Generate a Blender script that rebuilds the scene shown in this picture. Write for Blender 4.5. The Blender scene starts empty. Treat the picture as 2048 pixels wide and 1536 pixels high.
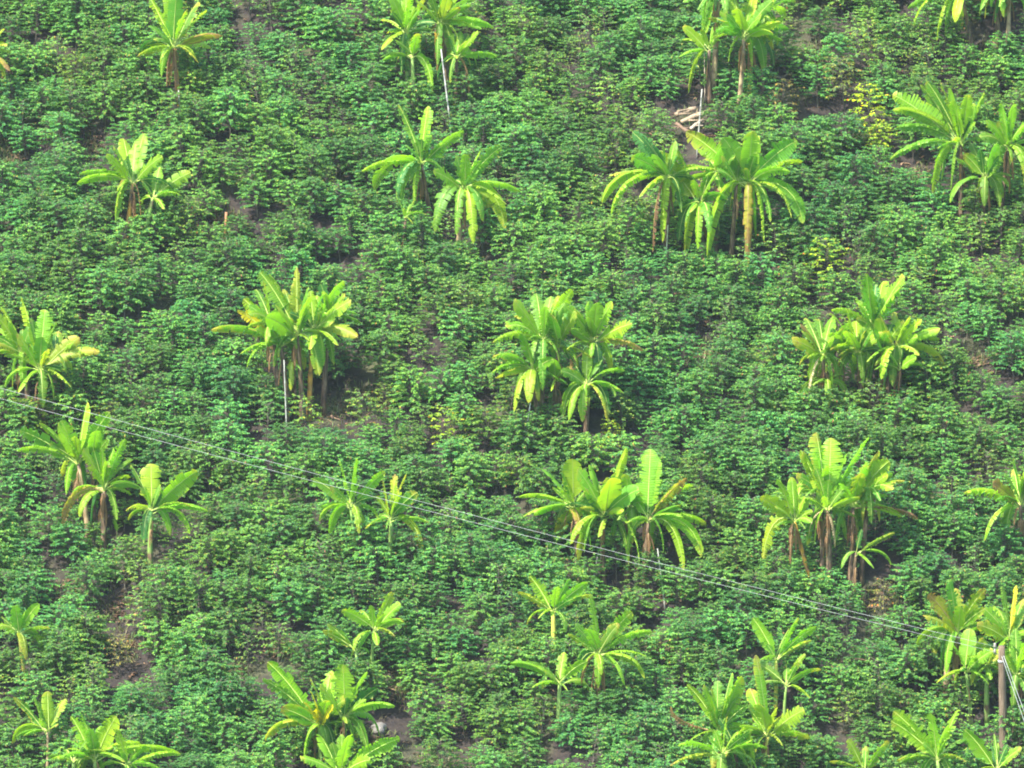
import bpy, math, random
import numpy as np
from mathutils import Vector, Matrix

rnd = random.Random(7)
nr = np.random.RandomState(11)
scene = bpy.context.scene
COL = scene.collection
R = math.radians

# ------------------------------------------------------------------ camera, light
PITCH = 14.0
DIST = 252.0
FRAME_W = 29.0
F = Vector((0, math.cos(R(PITCH)), -math.sin(R(PITCH))))
U = Vector((0, math.sin(R(PITCH)), math.cos(R(PITCH))))
RT = Vector((1, 0, 0))
CAM = -F * DIST + Vector((0, 0, 0.6))
cd = bpy.data.cameras.new('camera')
cam = bpy.data.objects.new('camera', cd)
COL.objects.link(cam)
cam.location = CAM
cam.rotation_euler = (R(90 - PITCH), 0, 0)
cd.sensor_width = 36.0
cd.lens = 36.0 * DIST / FRAME_W
cd.clip_start = 1.0
cd.clip_end = 6000.0
scene.camera = cam

SUN_EL, SUN_AZ = 56.0, 232.0          # azimuth clockwise from +Y : sun stands behind-left of the camera
sd = Vector((math.sin(R(SUN_AZ)) * math.cos(R(SUN_EL)), math.cos(R(SUN_AZ)) * math.cos(R(SUN_EL)), math.sin(R(SUN_EL))))
w = bpy.data.worlds.new('World')
scene.world = w
w.use_nodes = True
wn = w.node_tree
sky = wn.nodes.new('ShaderNodeTexSky')
sky.sky_type = 'NISHITA'
sky.sun_disc = False
sky.sun_elevation = R(SUN_EL)
sky.sun_rotation = R(SUN_AZ)
sky.air_density = 1.0
sky.dust_density = 2.0
wn.links.new(sky.outputs[0], wn.nodes['Background'].inputs[0])
wn.nodes['Background'].inputs[1].default_value = 0.15
sl = bpy.data.lights.new('sun', 'SUN')
sl.energy = 3.7
sl.angle = R(1.6)
sl.color = (1.0, 0.95, 0.86)
so = bpy.data.objects.new('sun', sl)
COL.objects.link(so)
so.rotation_euler = sd.to_track_quat('Z', 'Y').to_euler()
so.location = sd * 100

scene.view_settings.view_transform = 'Standard'
scene.view_settings.look = 'None'
scene.view_settings.gamma = 1.0
scene.view_settings.use_curve_mapping = False
scene.view_settings.exposure = 1.85
scene.cycles.filter_width = 1.9
scene.cycles.max_bounces = 6
scene.cycles.transmission_bounces = 4
scene.cycles.transparent_max_bounces = 4
scene.cycles.use_denoising = True
scene.cycles.volume_bounces = 1

# ------------------------------------------------------------------ helpers
def link(o, parent=None):
    COL.objects.link(o)
    if parent is not None:
        o.parent = parent
    return o

def tag(o, label=None, cat=None, group=None, kind=None):
    if label: o['label'] = label
    if cat: o['category'] = cat
    if group: o['group'] = group
    if kind: o['kind'] = kind
    return o

def empty(name, loc):
    o = bpy.data.objects.new(name, None)
    o.empty_display_size = 0.2
    link(o)
    o.location = loc
    return o

class MB:
    def __init__(s):
        s.v = []; s.f = []; s.mi = []; s.uv = []; s.smooth = True
    def tube(s, pts, rads, sides=8, mi=0, cap=True, wob=0.0):
        pts = [Vector(p) for p in pts]
        b0 = len(s.v)
        n = len(pts)
        ref = None
        for i, p in enumerate(pts):
            t = (pts[min(i + 1, n - 1)] - pts[max(i - 1, 0)]).normalized()
            if ref is None:
                ref = t.orthogonal().normalized()
            a = (ref - t * ref.dot(t)).normalized()
            ref = a
            b = t.cross(a)
            for k in range(sides):
                an = 2 * math.pi * k / sides
                r = rads[i] * (1 + (rnd.uniform(-wob, wob) if wob else 0))
                s.v.append(p + a * (math.cos(an) * r) + b * (math.sin(an) * r))
        for i in range(n - 1):
            for k in range(sides):
                k2 = (k + 1) % sides
                s.f.append((b0 + i * sides + k, b0 + i * sides + k2, b0 + (i + 1) * sides + k2, b0 + (i + 1) * sides + k))
                s.mi.append(mi)
        if cap:
            s.f.append(tuple(b0 + k for k in reversed(range(sides)))); s.mi.append(mi)
            s.f.append(tuple(b0 + (n - 1) * sides + k for k in range(sides))); s.mi.append(mi)
    def mesh(s, name, mats):
        m = bpy.data.meshes.new(name)
        m.from_pydata([tuple(v) for v in s.v], [], s.f)
        for x in mats: m.materials.append(x)
        if any(s.mi):
            m.polygons.foreach_set('material_index', s.mi)
        if s.smooth:
            m.polygons.foreach_set('use_smooth', [True] * len(s.f))
        m.update()
        return m
    def build(s, name, mats, parent=None, loc=None):
        o = bpy.data.objects.new(name, s.mesh(name, mats))
        link(o, parent)
        if loc is not None: o.location = loc
        return o

def nodes(name):
    m = bpy.data.materials.new(name)
    m.use_nodes = True
    nt = m.node_tree
    nt.nodes.clear()
    out = nt.nodes.new('ShaderNodeOutputMaterial')
    return m, nt, out

def N(nt, t, **kw):
    n = nt.nodes.new(t)
    for k, v in kw.items():
        if k == 'ins':
            for a, b in v.items():
                n.inputs[a].default_value = b
        else:
            setattr(n, k, v)
    return n

def mathn(nt, op, a, b=None, clamp=False):
    n = nt.nodes.new('ShaderNodeMath'); n.operation = op; n.use_clamp = clamp
    for i, x in enumerate((a, b)):
        if x is None: continue
        if isinstance(x, (int, float)): n.inputs[i].default_value = x
        else: nt.links.new(x, n.inputs[i])
    return n.outputs[0]

def mixc(nt, fac, a, b, mode='MIX'):
    n = nt.nodes.new('ShaderNodeMix'); n.data_type = 'RGBA'; n.blend_type = mode
    for idx, x in ((0, fac), (6, a), (7, b)):
        if isinstance(x, (int, float)): n.inputs[idx].default_value = x
        elif isinstance(x, tuple): n.inputs[idx].default_value = x if len(x) == 4 else x + (1,)
        else: nt.links.new(x, n.inputs[idx])
    return n.outputs[2]

def leaf_shader(nt, out, col, rough, trans, tboost, spec=0.5):
    p = N(nt, 'ShaderNodeBsdfPrincipled', ins={'Roughness': rough, 'Specular IOR Level': spec})
    nt.links.new(col, p.inputs['Base Color'])
    tr = N(nt, 'ShaderNodeBsdfTranslucent')
    tc = mixc(nt, 1.0, col, tboost, 'MULTIPLY')
    nt.links.new(tc, tr.inputs['Color'])
    ms = N(nt, 'ShaderNodeMixShader', ins={0: trans})
    nt.links.new(p.outputs[0], ms.inputs[1]); nt.links.new(tr.outputs[0], ms.inputs[2])
    nt.links.new(ms.outputs[0], out.inputs[0])
    return p

# ------------------------------------------------------------------ materials
def mat_bush_leaf(field=False):
    m, nt, out = nodes('coffee_field_leaf' if field else 'coffee_leaf')
    at = N(nt, 'ShaderNodeAttribute', attribute_name='leafcol')
    oi = N(nt, 'ShaderNodeObjectInfo')
    tn = oi.outputs['Color']
    if field:
        ti = N(nt, 'ShaderNodeAttribute', attribute_name='tint', attribute_type='INSTANCER')
        tn = ti.outputs['Color']
    c = mixc(nt, 1.0, at.outputs['Color'], tn, 'MULTIPLY')
    leaf_shader(nt, out, c, 0.52, 0.33, (1.2, 1.4, 0.7), 0.25)
    return m

def mat_banana_leaf():
    m, nt, out = nodes('banana_leaf')
    oi = N(nt, 'ShaderNodeObjectInfo')
    uv = N(nt, 'ShaderNodeUVMap', uv_map='UVMap')
    sp = N(nt, 'ShaderNodeSeparateXYZ'); nt.links.new(uv.outputs[0], sp.inputs[0])
    tc = N(nt, 'ShaderNodeTexCoord')
    no = N(nt, 'ShaderNodeTexNoise', ins={'Scale': 5.0, 'Detail': 3.0, 'Roughness': 0.6})
    nt.links.new(tc.outputs['Object'], no.inputs['Vector'])
    # lateral veins
    s = mathn(nt, 'SINE', mathn(nt, 'MULTIPLY', sp.outputs[0], 190.0))
    v = mathn(nt, 'ADD', mathn(nt, 'MULTIPLY', s, 0.09), mathn(nt, 'ADD', mathn(nt, 'MULTIPLY', no.outputs[0], 0.5), 0.72))
    c = mixc(nt, 1.0, oi.outputs['Color'], v, 'MULTIPLY')
    # withering from the tip and the edges, driven by the leaf's age (1 - alpha)
    age = mathn(nt, 'SUBTRACT', 1.0, oi.outputs['Alpha'])
    e = mathn(nt, 'MAXIMUM', mathn(nt, 'MULTIPLY', sp.outputs[0], 0.95), mathn(nt, 'MULTIPLY', sp.outputs[1], 0.88))
    e = mathn(nt, 'ADD', e, mathn(nt, 'MULTIPLY', mathn(nt, 'SUBTRACT', no.outputs[0], 0.5), 0.7))
    thr = mathn(nt, 'SUBTRACT', 1.12, mathn(nt, 'MULTIPLY', age, 1.1))
    fy = mathn(nt, 'MULTIPLY', mathn(nt, 'SUBTRACT', e, mathn(nt, 'SUBTRACT', thr, 0.22)), 5.0, True)
    fb = mathn(nt, 'MULTIPLY', mathn(nt, 'SUBTRACT', e, thr), 8.0, True)
    n3 = N(nt, 'ShaderNodeTexNoise', ins={'Scale': 2.2, 'Detail': 2.0})
    nt.links.new(tc.outputs['Object'], n3.inputs['Vector'])
    pf = mathn(nt, 'MULTIPLY', mathn(nt, 'SUBTRACT', n3.outputs[0], 0.5), 3.0, True)
    c = mixc(nt, pf, c, mixc(nt, 1.0, c, (1.4, 1.1, 0.8), 'MULTIPLY'))
    c = mixc(nt, mathn(nt, 'MULTIPLY', fy, 0.75), c, (0.50, 0.42, 0.05))
    c = mixc(nt, mathn(nt, 'MULTIPLY', fb, 0.85), c, (0.27, 0.14, 0.06))
    p = leaf_shader(nt, out, c, 0.45, 0.5, (1.1, 1.3, 0.5), 0.4)
    bp = N(nt, 'ShaderNodeBump', ins={'Strength': 0.25, 'Distance': 0.01})
    nt.links.new(s, bp.inputs['Height']); nt.links.new(bp.outputs[0], p.inputs['Normal'])
    return m

def mat_objcol(name, rough=0.7, scale=(8, 8, 8), lo=0.65, hi=1.3, bump=0.3):
    m, nt, out = nodes(name)
    oi = N(nt, 'ShaderNodeObjectInfo')
    tc = N(nt, 'ShaderNodeTexCoord')
    mp = N(nt, 'ShaderNodeMapping'); mp.inputs['Scale'].default_value = scale
    nt.links.new(tc.outputs['Object'], mp.inputs[0])
    no = N(nt, 'ShaderNodeTexNoise', ins={'Scale': 1.0, 'Detail': 4.0, 'Roughness': 0.65})
    nt.links.new(mp.outputs[0], no.inputs['Vector'])
    mr = N(nt, 'ShaderNodeMapRange', ins={1: 0.3, 2: 0.7, 3: lo, 4: hi})
    nt.links.new(no.outputs[0], mr.inputs[0])
    c = mixc(nt, 1.0, oi.outputs['Color'], mr.outputs[0], 'MULTIPLY')
    p = N(nt, 'ShaderNodeBsdfPrincipled', ins={'Roughness': rough, 'Specular IOR Level': 0.25})
    nt.links.new(c, p.inputs['Base Color'])
    bp = N(nt, 'ShaderNodeBump', ins={'Strength': bump, 'Distance': 0.03})
    nt.links.new(no.outputs[0], bp.inputs['Height']); nt.links.new(bp.outputs[0], p.inputs['Normal'])
    nt.links.new(p.outputs[0], out.inputs[0])
    return m

def mat_stem():
    # banana pseudostem: green living sheaths, patched with dry brown ones, drier low down
    m, nt, out = nodes('banana_stem')
    oi = N(nt, 'ShaderNodeObjectInfo')
    tc = N(nt, 'ShaderNodeTexCoord')
    mp = N(nt, 'ShaderNodeMapping'); mp.inputs['Scale'].default_value = (16, 16, 3)
    nt.links.new(tc.outputs['Object'], mp.inputs[0])
    no = N(nt, 'ShaderNodeTexNoise', ins={'Scale': 1.0, 'Detail': 4.0, 'Roughness': 0.6})
    nt.links.new(mp.outputs[0], no.inputs['Vector'])
    n2 = N(nt, 'ShaderNodeTexNoise', ins={'Scale': 3.0, 'Detail': 2.0})
    nt.links.new(tc.outputs['Object'], n2.inputs['Vector'])
    cr = N(nt, 'ShaderNodeValToRGB')
    e = cr.color_ramp.elements
    e[0].position = 0.34; e[0].color = (0.030, 0.028, 0.020, 1)
    e[1].position = 0.72; e[1].color = (0.34, 0.25, 0.15, 1)
    x = cr.color_ramp.elements.new(0.5); x.color = (0.12, 0.075, 0.045, 1)
    nt.links.new(no.outputs[0], cr.inputs[0])
    f = mathn(nt, 'MULTIPLY', mathn(nt, 'SUBTRACT', mathn(nt, 'ADD', n2.outputs[0], oi.outputs['Alpha']), 0.95), 6.0, True)
    c = mixc(nt, f, cr.outputs[0], oi.outputs['Color'])
    p = N(nt, 'ShaderNodeBsdfPrincipled', ins={'Roughness': 0.6, 'Specular IOR Level': 0.3})
    nt.links.new(c, p.inputs['Base Color'])
    bp = N(nt, 'ShaderNodeBump', ins={'Strength': 0.4, 'Distance': 0.02})
    nt.links.new(no.outputs[0], bp.inputs['Height']); nt.links.new(bp.outputs[0], p.inputs['Normal'])
    nt.links.new(p.outputs[0], out.inputs[0])
    return m

def mat_ground():
    m, nt, out = nodes('soil')
    tc = N(nt, 'ShaderNodeTexCoord')
    def noise(sc, det=5.0, ro=0.6):
        n = N(nt, 'ShaderNodeTexNoise', ins={'Scale': sc, 'Detail': det, 'Roughness': ro})
        nt.links.new(tc.outputs['Object'], n.inputs['Vector'])
        return n.outputs[0]
    a = noise(0.45); b = noise(6.0, 6.0, 0.7); d = noise(28.0, 4.0, 0.7)
    cr = N(nt, 'ShaderNodeValToRGB')
    e = cr.color_ramp.elements
    e[0].position = 0.32; e[0].color = (0.015, 0.014, 0.016, 1)
    e[1].position = 0.72; e[1].color = (0.060, 0.047, 0.038, 1)
    nt.links.new(b, cr.inputs[0])
    g = N(nt, 'ShaderNodeMapRange', ins={1: 0.52, 2: 0.66, 3: 0.0, 4: 0.75}); nt.links.new(a, g.inputs[0])
    c = mixc(nt, g.outputs[0], cr.outputs[0], (0.085, 0.095, 0.045))
    l = N(nt, 'ShaderNodeMapRange', ins={1: 0.62, 2: 0.70, 3: 0.0, 4: 0.8}); nt.links.new(d, l.inputs[0])
    c = mixc(nt, l.outputs[0], c, (0.12, 0.09, 0.06))
    # beyond the coffee field: far slopes read as scrub
    sp = N(nt, 'ShaderNodeSeparateXYZ'); nt.links.new(tc.outputs['Object'], sp.inputs[0])
    far = mathn(nt, 'SUBTRACT', mathn(nt, 'MAXIMUM', mathn(nt, 'ABSOLUTE', sp.outputs[0]), mathn(nt, 'ABSOLUTE', sp.outputs[1])), 24.0)
    far = mathn(nt, 'MULTIPLY', far, 0.3, True)
    c2 = mixc(nt, b, (0.025, 0.06, 0.02), (0.07, 0.14, 0.045))
    c = mixc(nt, far, c, c2)
    p = N(nt, 'ShaderNodeBsdfPrincipled', ins={'Roughness': 0.95, 'Specular IOR Level': 0.1})
    nt.links.new(c, p.inputs['Base Color'])
    bp = N(nt, 'ShaderNodeBump', ins={'Strength': 0.7, 'Distance': 0.06})
    nt.links.new(b, bp.inputs['Height']); nt.links.new(bp.outputs[0], p.inputs['Normal'])
    nt.links.new(p.outputs[0], out.inputs[0])
    return m

M_BUSH = mat_bush_leaf()
M_FIELD = mat_bush_leaf(True)
M_LEAF = mat_banana_leaf()
M_RIB = mat_objcol('banana_midrib', 0.5, (4, 4, 4), 0.85, 1.15, 0.05)
M_STEM = mat_stem()
M_TWIG = mat_objcol('coffee_wood', 0.8, (9, 9, 9), 0.7, 1.3, 0.2)
M_WOOD = mat_objcol('weathered_wood', 0.85, (22, 22, 2.0), 0.5, 1.45, 0.6)
M_CANE = mat_objcol('bamboo_cane', 0.6, (5, 5, 5), 0.75, 1.2, 0.1)
M_WIRE = mat_objcol('aluminium_wire', 0.5, (2, 2, 2), 0.9, 1.1, 0.0)
M_ROCK = mat_objcol('pale_rock', 0.9, (7, 7, 7), 0.6, 1.3, 0.7)
M_FRUIT = mat_objcol('banana_fruit', 0.45, (12, 12, 12), 0.8, 1.2, 0.1)
M_SOIL = mat_ground()

# ------------------------------------------------------------------ terrain
SL = math.tan(R(28))
_bx = np.array([-3000, -420, -330, -262, -225, -110, -70, -50, 95, 140, 300, 3000.0])
_bz = np.array([-40, 20, 55, 58.6, 50, -26, -29, -50 * SL, 95 * SL, 62, 70, 40.0])
def hz(x, y):
    x = np.asarray(x, float); y = np.asarray(y, float)
    base = np.interp(y, _bx, _bz)
    near = np.clip((170 - np.abs(y)) / 60, 0, 1)
    und = 0.38 * np.sin(x * 0.42 + 1.3 + 0.1 * y) * np.cos(y * 0.38 - 0.6) + 0.22 * np.sin(x * 0.9 + y * 0.75 + 2.0)
    fine = 0.05 * np.sin(x * 3.1 + 1.7 * y) + 0.04 * np.sin(y * 4.3 - 2.1 * x + 1)
    big = 3.0 * np.sin(x * 0.012 + 0.5) * np.clip((np.abs(x) - 30) / 80, 0, 1)
    return base + (und + fine) * near + big
def gz(x, y): return float(hz(x, y))

PXM = 2048.0 / FRAME_W
def ray(px, py):
    return (F + RT * ((px - 1024) / (2048.0) * FRAME_W / DIST) + U * (-(py - 768) / 2048.0 * FRAME_W / DIST))
def at_ground(px, py):
    d = ray(px, py)
    lo, hi = 190.0, 330.0
    for _ in range(40):
        mid = (lo + hi) / 2
        p = CAM + d * mid
        if p.z > gz(p.x, p.y): lo = mid
        else: hi = mid
    return CAM + d * lo
def at_depth(px, py, ref, dy=0.0):
    """point seen at the pixel, at the distance of ref (+dy metres farther)"""
    d = ray(px, py)
    t = (ref - CAM).dot(F) + dy
    return CAM + d * t
def to_px(p):
    q = Vector(p) - CAM
    t = q.dot(F)
    return (1024 + q.x / t * DIST / FRAME_W * 2048, 768 - q.dot(U) / t * DIST / FRAME_W * 2048)

def build_ground():
    def axis(lo, hi, step, far):
        a = list(np.arange(lo, hi + 1e-6, step))
        s = step; x = hi
        while x < far: s *= 1.28; x += s; a.append(x)
        s = step; x = lo
        while x > -far: s *= 1.28; x -= s; a.insert(0, x)
        return np.array(a)
    xs = axis(-22, 22, 0.35, 2500)
    ys = axis(-24, 26, 0.35, 2500)
    ys = np.unique(np.concatenate([ys, _bx[(np.abs(_bx) > 40) & (np.abs(_bx) < 2400)]]))
    X, Y = np.meshgrid(xs, ys)
    Z = hz(X, Y) + (nr.rand(*X.shape) - 0.5) * 0.07 * (np.abs(X) < 23) * (np.abs(Y) < 25)
    nx, ny = len(xs), len(ys)
    v = np.stack([X.ravel(), Y.ravel(), Z.ravel()], 1)
    i, j = np.meshgrid(np.arange(nx - 1), np.arange(ny - 1))
    q = (j * nx + i).ravel()
    f = np.stack([q, q + 1, q + nx + 1, q + nx], 1)
    m = bpy.data.meshes.new('hillside_ground')
    m.from_pydata(v.tolist(), [], f.tolist())
    m.polygons.foreach_set('use_smooth', [True] * len(f))
    m.materials.append(M_SOIL)
    o = link(bpy.data.objects.new('hillside_ground', m))
    tag(o, 'brown soil of the steep hillside under the coffee bushes', kind='structure')
build_ground()

def haze(density):
    m = bpy.data.materials.new('haze'); m.use_nodes = True
    nt = m.node_tree; nt.nodes.clear()
    out = nt.nodes.new('ShaderNodeOutputMaterial')
    v = N(nt, 'ShaderNodeVolumePrincipled', ins={'Density': density, 'Anisotropy': 0.3})
    v.inputs['Color'].default_value = (.80, .92, 1.0, 1)
    nt.links.new(v.outputs[0], out.inputs['Volume'])
    x, y0, y1, z0, z1 = 2600, -2600, 2600, -160, 100
    V = [(a, b, c) for a in (-x, x) for b in (y0, y1) for c in (z0, z1)]
    me = bpy.data.meshes.new('haze')
    me.from_pydata(V, [], [(0, 1, 3, 2), (4, 6, 7, 5), (0, 4, 5, 1), (2, 3, 7, 6), (0, 2, 6, 4), (1, 5, 7, 3)])
    me.materials.append(m)
    tag(link(bpy.data.objects.new('haze', me)), 'thin pale bluish haze in the air over the valley', 'haze', kind='stuff')
haze(0.00010)

# ------------------------------------------------------------------ coffee bushes
def bush_template(seed, H=1.5, W=0.66, nbr=26, pairs=9, dens=1.0, leaf=0.082):
    r = np.random.RandomState(seed)
    V, T, C = [], [], []
    stems = MB()
    stems.smooth = False
    lean = r.uniform(-0.12, 0.12, 2)
    def axis(t): return np.array([lean[0] * t * H, lean[1] * t * H, t * H])
    ga = r.uniform(0, 6.28)
    st = [(axis(t)).tolist() for t in (0, 0.35, 0.7, 1.0)]
    stems.tube(st, [0.028, 0.022, 0.014, 0.005], 4, cap=False)
    for b in range(nbr):
        t = 0.26 + 0.73 * (b + r.rand()) / nbr
        ga += 2.4 + r.uniform(-.35, .35)
        L = W * (max(0.0, 1 - (max(0, t - 0.40) / .62) ** 2.2)) ** 0.5 * r.uniform(0.78, 1.12) * (0.62 + 0.8 * min(t, .5))
        L = max(L, 0.14)
        o = axis(t)
        d = np.array([math.cos(ga), math.sin(ga), 0])
        up = 0.42 + 0.35 * t
        dr = 0.42
        P = []
        for k in range(5):
            s = k / 4
            P.append(o + d * (L * s) + np.array([0, 0, L * (up * s - dr * s * s)]))
        stems.tube([P[0].tolist(), P[2].tolist(), P[4].tolist()], [0.010, 0.007, 0.004], 3, cap=False)
        sd_ = np.array([-d[1], d[0], 0])
        npair = max(3, int(round(pairs * L / W)) + 1)
        for k in range(npair):
            s = 0.22 + 0.80 * k / npair + r.uniform(-.03, .03)
            if s < .35 and r.rand() < 0.5: continue
            base = o + d * (L * s) + np.array([0, 0, L * (up * s - dr * s * s)])
            for sg in (-1, 1):
                if r.rand() > dens: continue
                an = r.uniform(35, 75)
                if k == npair - 1: an = r.uniform(5, 45)
                an = math.radians(an) * sg
                dirv = d * math.cos(an) + sd_ * math.sin(an)
                pit = math.radians(r.uniform(-42, 14))
                dirv = dirv * math.cos(pit) + np.array([0, 0, math.sin(pit)])
                ll = leaf * r.uniform(0.75, 1.35)
                wd = ll * r.uniform(0.48, 0.66)
                side = np.cross(dirv, [0, 0, 1]); side /= np.linalg.norm(side) + 1e-6
                nrm = np.cross(side, dirv)
                roll = r.uniform(-.5, .5)
                side = side * math.cos(roll) + nrm * math.sin(roll)
                nrm = np.cross(side, dirv)
                i0 = len(V)
                V.extend([base, base + dirv * ll * .48 + side * wd * .5 + nrm * ll * .07,
                          base + dirv * ll - nrm * ll * .16, base + dirv * ll * .48 - side * wd * .5 + nrm * ll * .07])
                T.extend([(i0, i0 + 1, i0 + 2), (i0, i0 + 2, i0 + 3)])
                g = r.uniform(0, 1) ** 1.3
                c = np.array([0.030, 0.138, 0.044]) * (1 - g) + np.array([0.156, 0.345, 0.042]) * g
                if r.rand() < 0.022: c = np.array([0.26, 0.26, 0.05])
                elif r.rand() < 0.007: c = np.array([0.20, 0.10, 0.05])
                C.extend([c] * 4)
    return np.array(V), np.array(T), np.array(C), stems

TEMPL = []
specs = [(1.50, .68, 26, 9, 1.0), (1.60, .70, 28, 9, .95), (1.35, .72, 24, 10, 1.0), (1.65, .62, 28, 9, .95), (1.45, .74, 27, 10, .92),
         (1.25, .60, 22, 8, .95), (1.55, .66, 24, 9, .85), (1.40, .64, 26, 9, 1.0), (1.6, .55, 18, 8, .55), (1.5, .50, 14, 7, .38)]
for i, (H, W, nb, pr, dn) in enumerate(specs):
    V, T, C, st = bush_template(100 + i, H * 1.04, W * 1.14, int(nb * 2.25), int(pr * 2.4), dn)
    m = bpy.data.meshes.new('foliage')
    m.from_pydata(V.tolist(), [], T.tolist())
    a = m.attributes.new('leafcol', 'FLOAT_COLOR', 'POINT')
    a.data.foreach_set('color', np.concatenate([C, np.ones((len(C), 1))], 1).ravel())
    m.materials.append(M_BUSH)
    sm = st.mesh('stems', [M_TWIG])
    sv = np.array([tuple(v) for v in st.v])
    TEMPL.append((V, T, C, m, sm, sv, [f for f in st.f], H))

# ------------------------------------------------------------------ banana plants
LC = {  # leaf colour, age
    'g': ((0.140, 0.330, 0.032), 0.0), 'b': ((0.215, 0.440, 0.026), 0.02), 'l': ((0.280, 0.460, 0.026), 0.05),
    'd': ((0.060, 0.200, 0.040), 0.0), 'y': ((0.300, 0.400, 0.030), 0.20), 'o': ((0.260, 0.300, 0.030), 0.42),
    'n': ((0.230, 0.130, 0.065), 0.0), 'w': ((0.50, 0.42, 0.25), 0.0), 'k': ((0.60, 0.52, 0.02), 0.0)}
LNAME = {'k': 'bright yellow banana leaf', 'y': 'yellowed banana leaf', 'o': 'orange and yellow dying banana leaf', 'n': 'dry brown hanging banana leaf', 'w': 'pale bleached dry banana leaf'}

def bez(p0, p1, p2, p3, t):
    u = 1 - t
    return p0 * (u ** 3) + p1 * (3 * u * u * t) + p2 * (3 * u * t * t) + p3 * (t ** 3)

def make_leaf(parent, org, C, T, code, width=1.0, dry=False, torn=None):
    """one banana leaf from crown C to tip T (world), stored relative to parent's origin org"""
    d = T - C
    L = d.length
    if L < 0.08: return
    hor = Vector((d.x, d.y, 0)); up = Vector((0, 0, 1))
    rise = d.z / L
    if dry:
        p1 = C + hor * 0.55 + up * (0.10 * L) + Vector((rnd.uniform(-.05, .05), rnd.uniform(-.05, .05), 0))
        p2 = C + hor * 1.0 + up * (d.z * 0.45)
    elif rise > 0.45:
        p1 = C + d * 0.33 + up * (0.05 * L) - hor * 0.06
        p2 = C + d * 0.70 + up * (0.08 * L) - hor * 0.03
    elif rise > -0.25:
        p1 = C + d * 0.30 + up * (0.20 * L)
        p2 = C + d * 0.72 + up * (0.17 * L)
    else:
        p1 = C + hor * 0.38 + up * (0.22 * L)
        p2 = C + hor * 0.92 + up * (0.24 * L + d.z * 0.35)
    W = L * (0.170 if rise > .4 else 0.152) * width * rnd.uniform(0.85, 1.15)
    W = min(W, 0.40)
    if torn is None: torn = rnd.choice([0.35, 0.7, 0.9, 1.0])
    if dry: W *= 0.6; torn = 1.0
    # choose roll
    view = -F
    tmid = (bez(C, p1, p2, T, .65) - bez(C, p1, p2, T, .45)).normalized()
    s0 = tmid.cross(up)
    if s0.length < 0.15: s0 = RT.copy()
    s0 = (s0 - tmid * s0.dot(tmid)).normalized()
    mx = 85 if abs(rise) > .5 else 48
    best = None
    for _ in range(8):
        ro = R(rnd.uniform(-mx, mx))
        n = tmid.cross(s0)
        s = s0 * math.cos(ro) + n * math.sin(ro)
        nn = tmid.cross(s)
        sc = abs(nn.dot(view)) + rnd.uniform(0, .2)
        if best is None or sc > best[0]: best = (sc, ro)
    roll = best[1]
    def frame(t):
        p = bez(C, p1, p2, T, t)
        tg = (bez(C, p1, p2, T, min(1, t + .02)) - bez(C, p1, p2, T, max(0, t - .02))).normalized()
        s = tg.cross(up)
        if s.length < 0.2: s = s0.copy()
        s = (s - tg * s.dot(tg)).normalized()
        if s.dot(s0) < 0: s = -s
        n = s.cross(tg)
        if n.z < 0 and abs(rise) < .9: n = -n
        s2 = s * math.cos(roll) + n * math.sin(roll)
        n2 = n * math.cos(roll) - s * math.sin(roll)
        return p, tg, s2, n2
    t_pet = 0.14
    def wid(t):
        x = (t - t_pet) / (1 - t_pet)
        x = min(max(x, 0), 1)
        a = min(1, x / 0.22) ** 0.6
        b = (1 - max(0, (x - 0.50) / 0.50) ** 2.6) ** 0.7 if x < 1 else 0
        return W * a * b
    V, Fc, UVv = [], [], []
    fold = rnd.uniform(-0.10, 0.35)
    droop_base = (rnd.uniform(0.2, 0.6) if rise > .5 else rnd.uniform(.5, 1.05)) if not dry else rnd.uniform(0.8, 1.3)
    for sg in (-1, 1):
        t = t_pet
        while t < 0.995:
            seg = rnd.uniform(0.03, 0.07) if rnd.random() < torn else rnd.uniform(0.10, 0.2)
            t1 = min(1.0, t + seg)
            if t1 > 0.95: t1 = 1.0
            dr = droop_base + rnd.uniform(-.3, .5) * (0.4 + torn)
            gap = rnd.uniform(0.08, 0.48) * torn
            shrink = 1.0 - (rnd.uniform(0, 0.38) * torn)
            k = max(2, int(round((t1 - t) / 0.04)) + 1)
            b0 = len(V)
            tm = (t + t1) / 2
            for i in range(k):
                ti = t + (t1 - t) * i / (k - 1)
                p, tg, s, n = frame(ti)
                w_ = wid(ti) * shrink
                to = ti + (tm - ti) * gap
                po, tgo, so_, no_ = frame(min(1, to + 0.02))
                pm, _, sm_, nm_ = frame(min(1, ti + (tm - ti) * gap * .4 + .01))
                V.append(p)
                V.append(pm + sm_ * (sg * w_ * .52) + nm_ * (w_ * .52 * math.tan(fold)))
                V.append(po + so_ * (sg * w_ * (0.52 + .48 * math.cos(dr))) + no_ * (w_ * (.52 * math.tan(fold) - .48 * math.sin(dr))))
                UVv += [(ti, 0), (ti, .5), (ti, 1)]
            for i in range(k - 1):
                a = b0 + i * 3
                for c in (0, 1):
                    q = (a + c, a + c + 1, a + c + 4, a + c + 3)
                    Fc.append(q if sg > 0 else q[::-1])
            t = t1
    m = bpy.data.meshes.new('leaf')
    m.from_pydata([tuple(v - org) for v in V], [], Fc)
    m.polygons.foreach_set('use_smooth', [True] * len(Fc))
    uvl = m.uv_layers.new(name='UVMap')
    li = np.zeros(len(m.loops), dtype=np.int32); m.loops.foreach_get('vertex_index', li)
    uvl.data.foreach_set('uv', np.array(UVv)[li].ravel())
    m.materials.append(M_LEAF)
    o = bpy.data.objects.new('dry_leaf' if (dry or code in 'nw') else 'leaf', m)
    link(o, parent)
    c, age = LC[code]
    j = rnd.uniform(0.85, 1.18)
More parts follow.
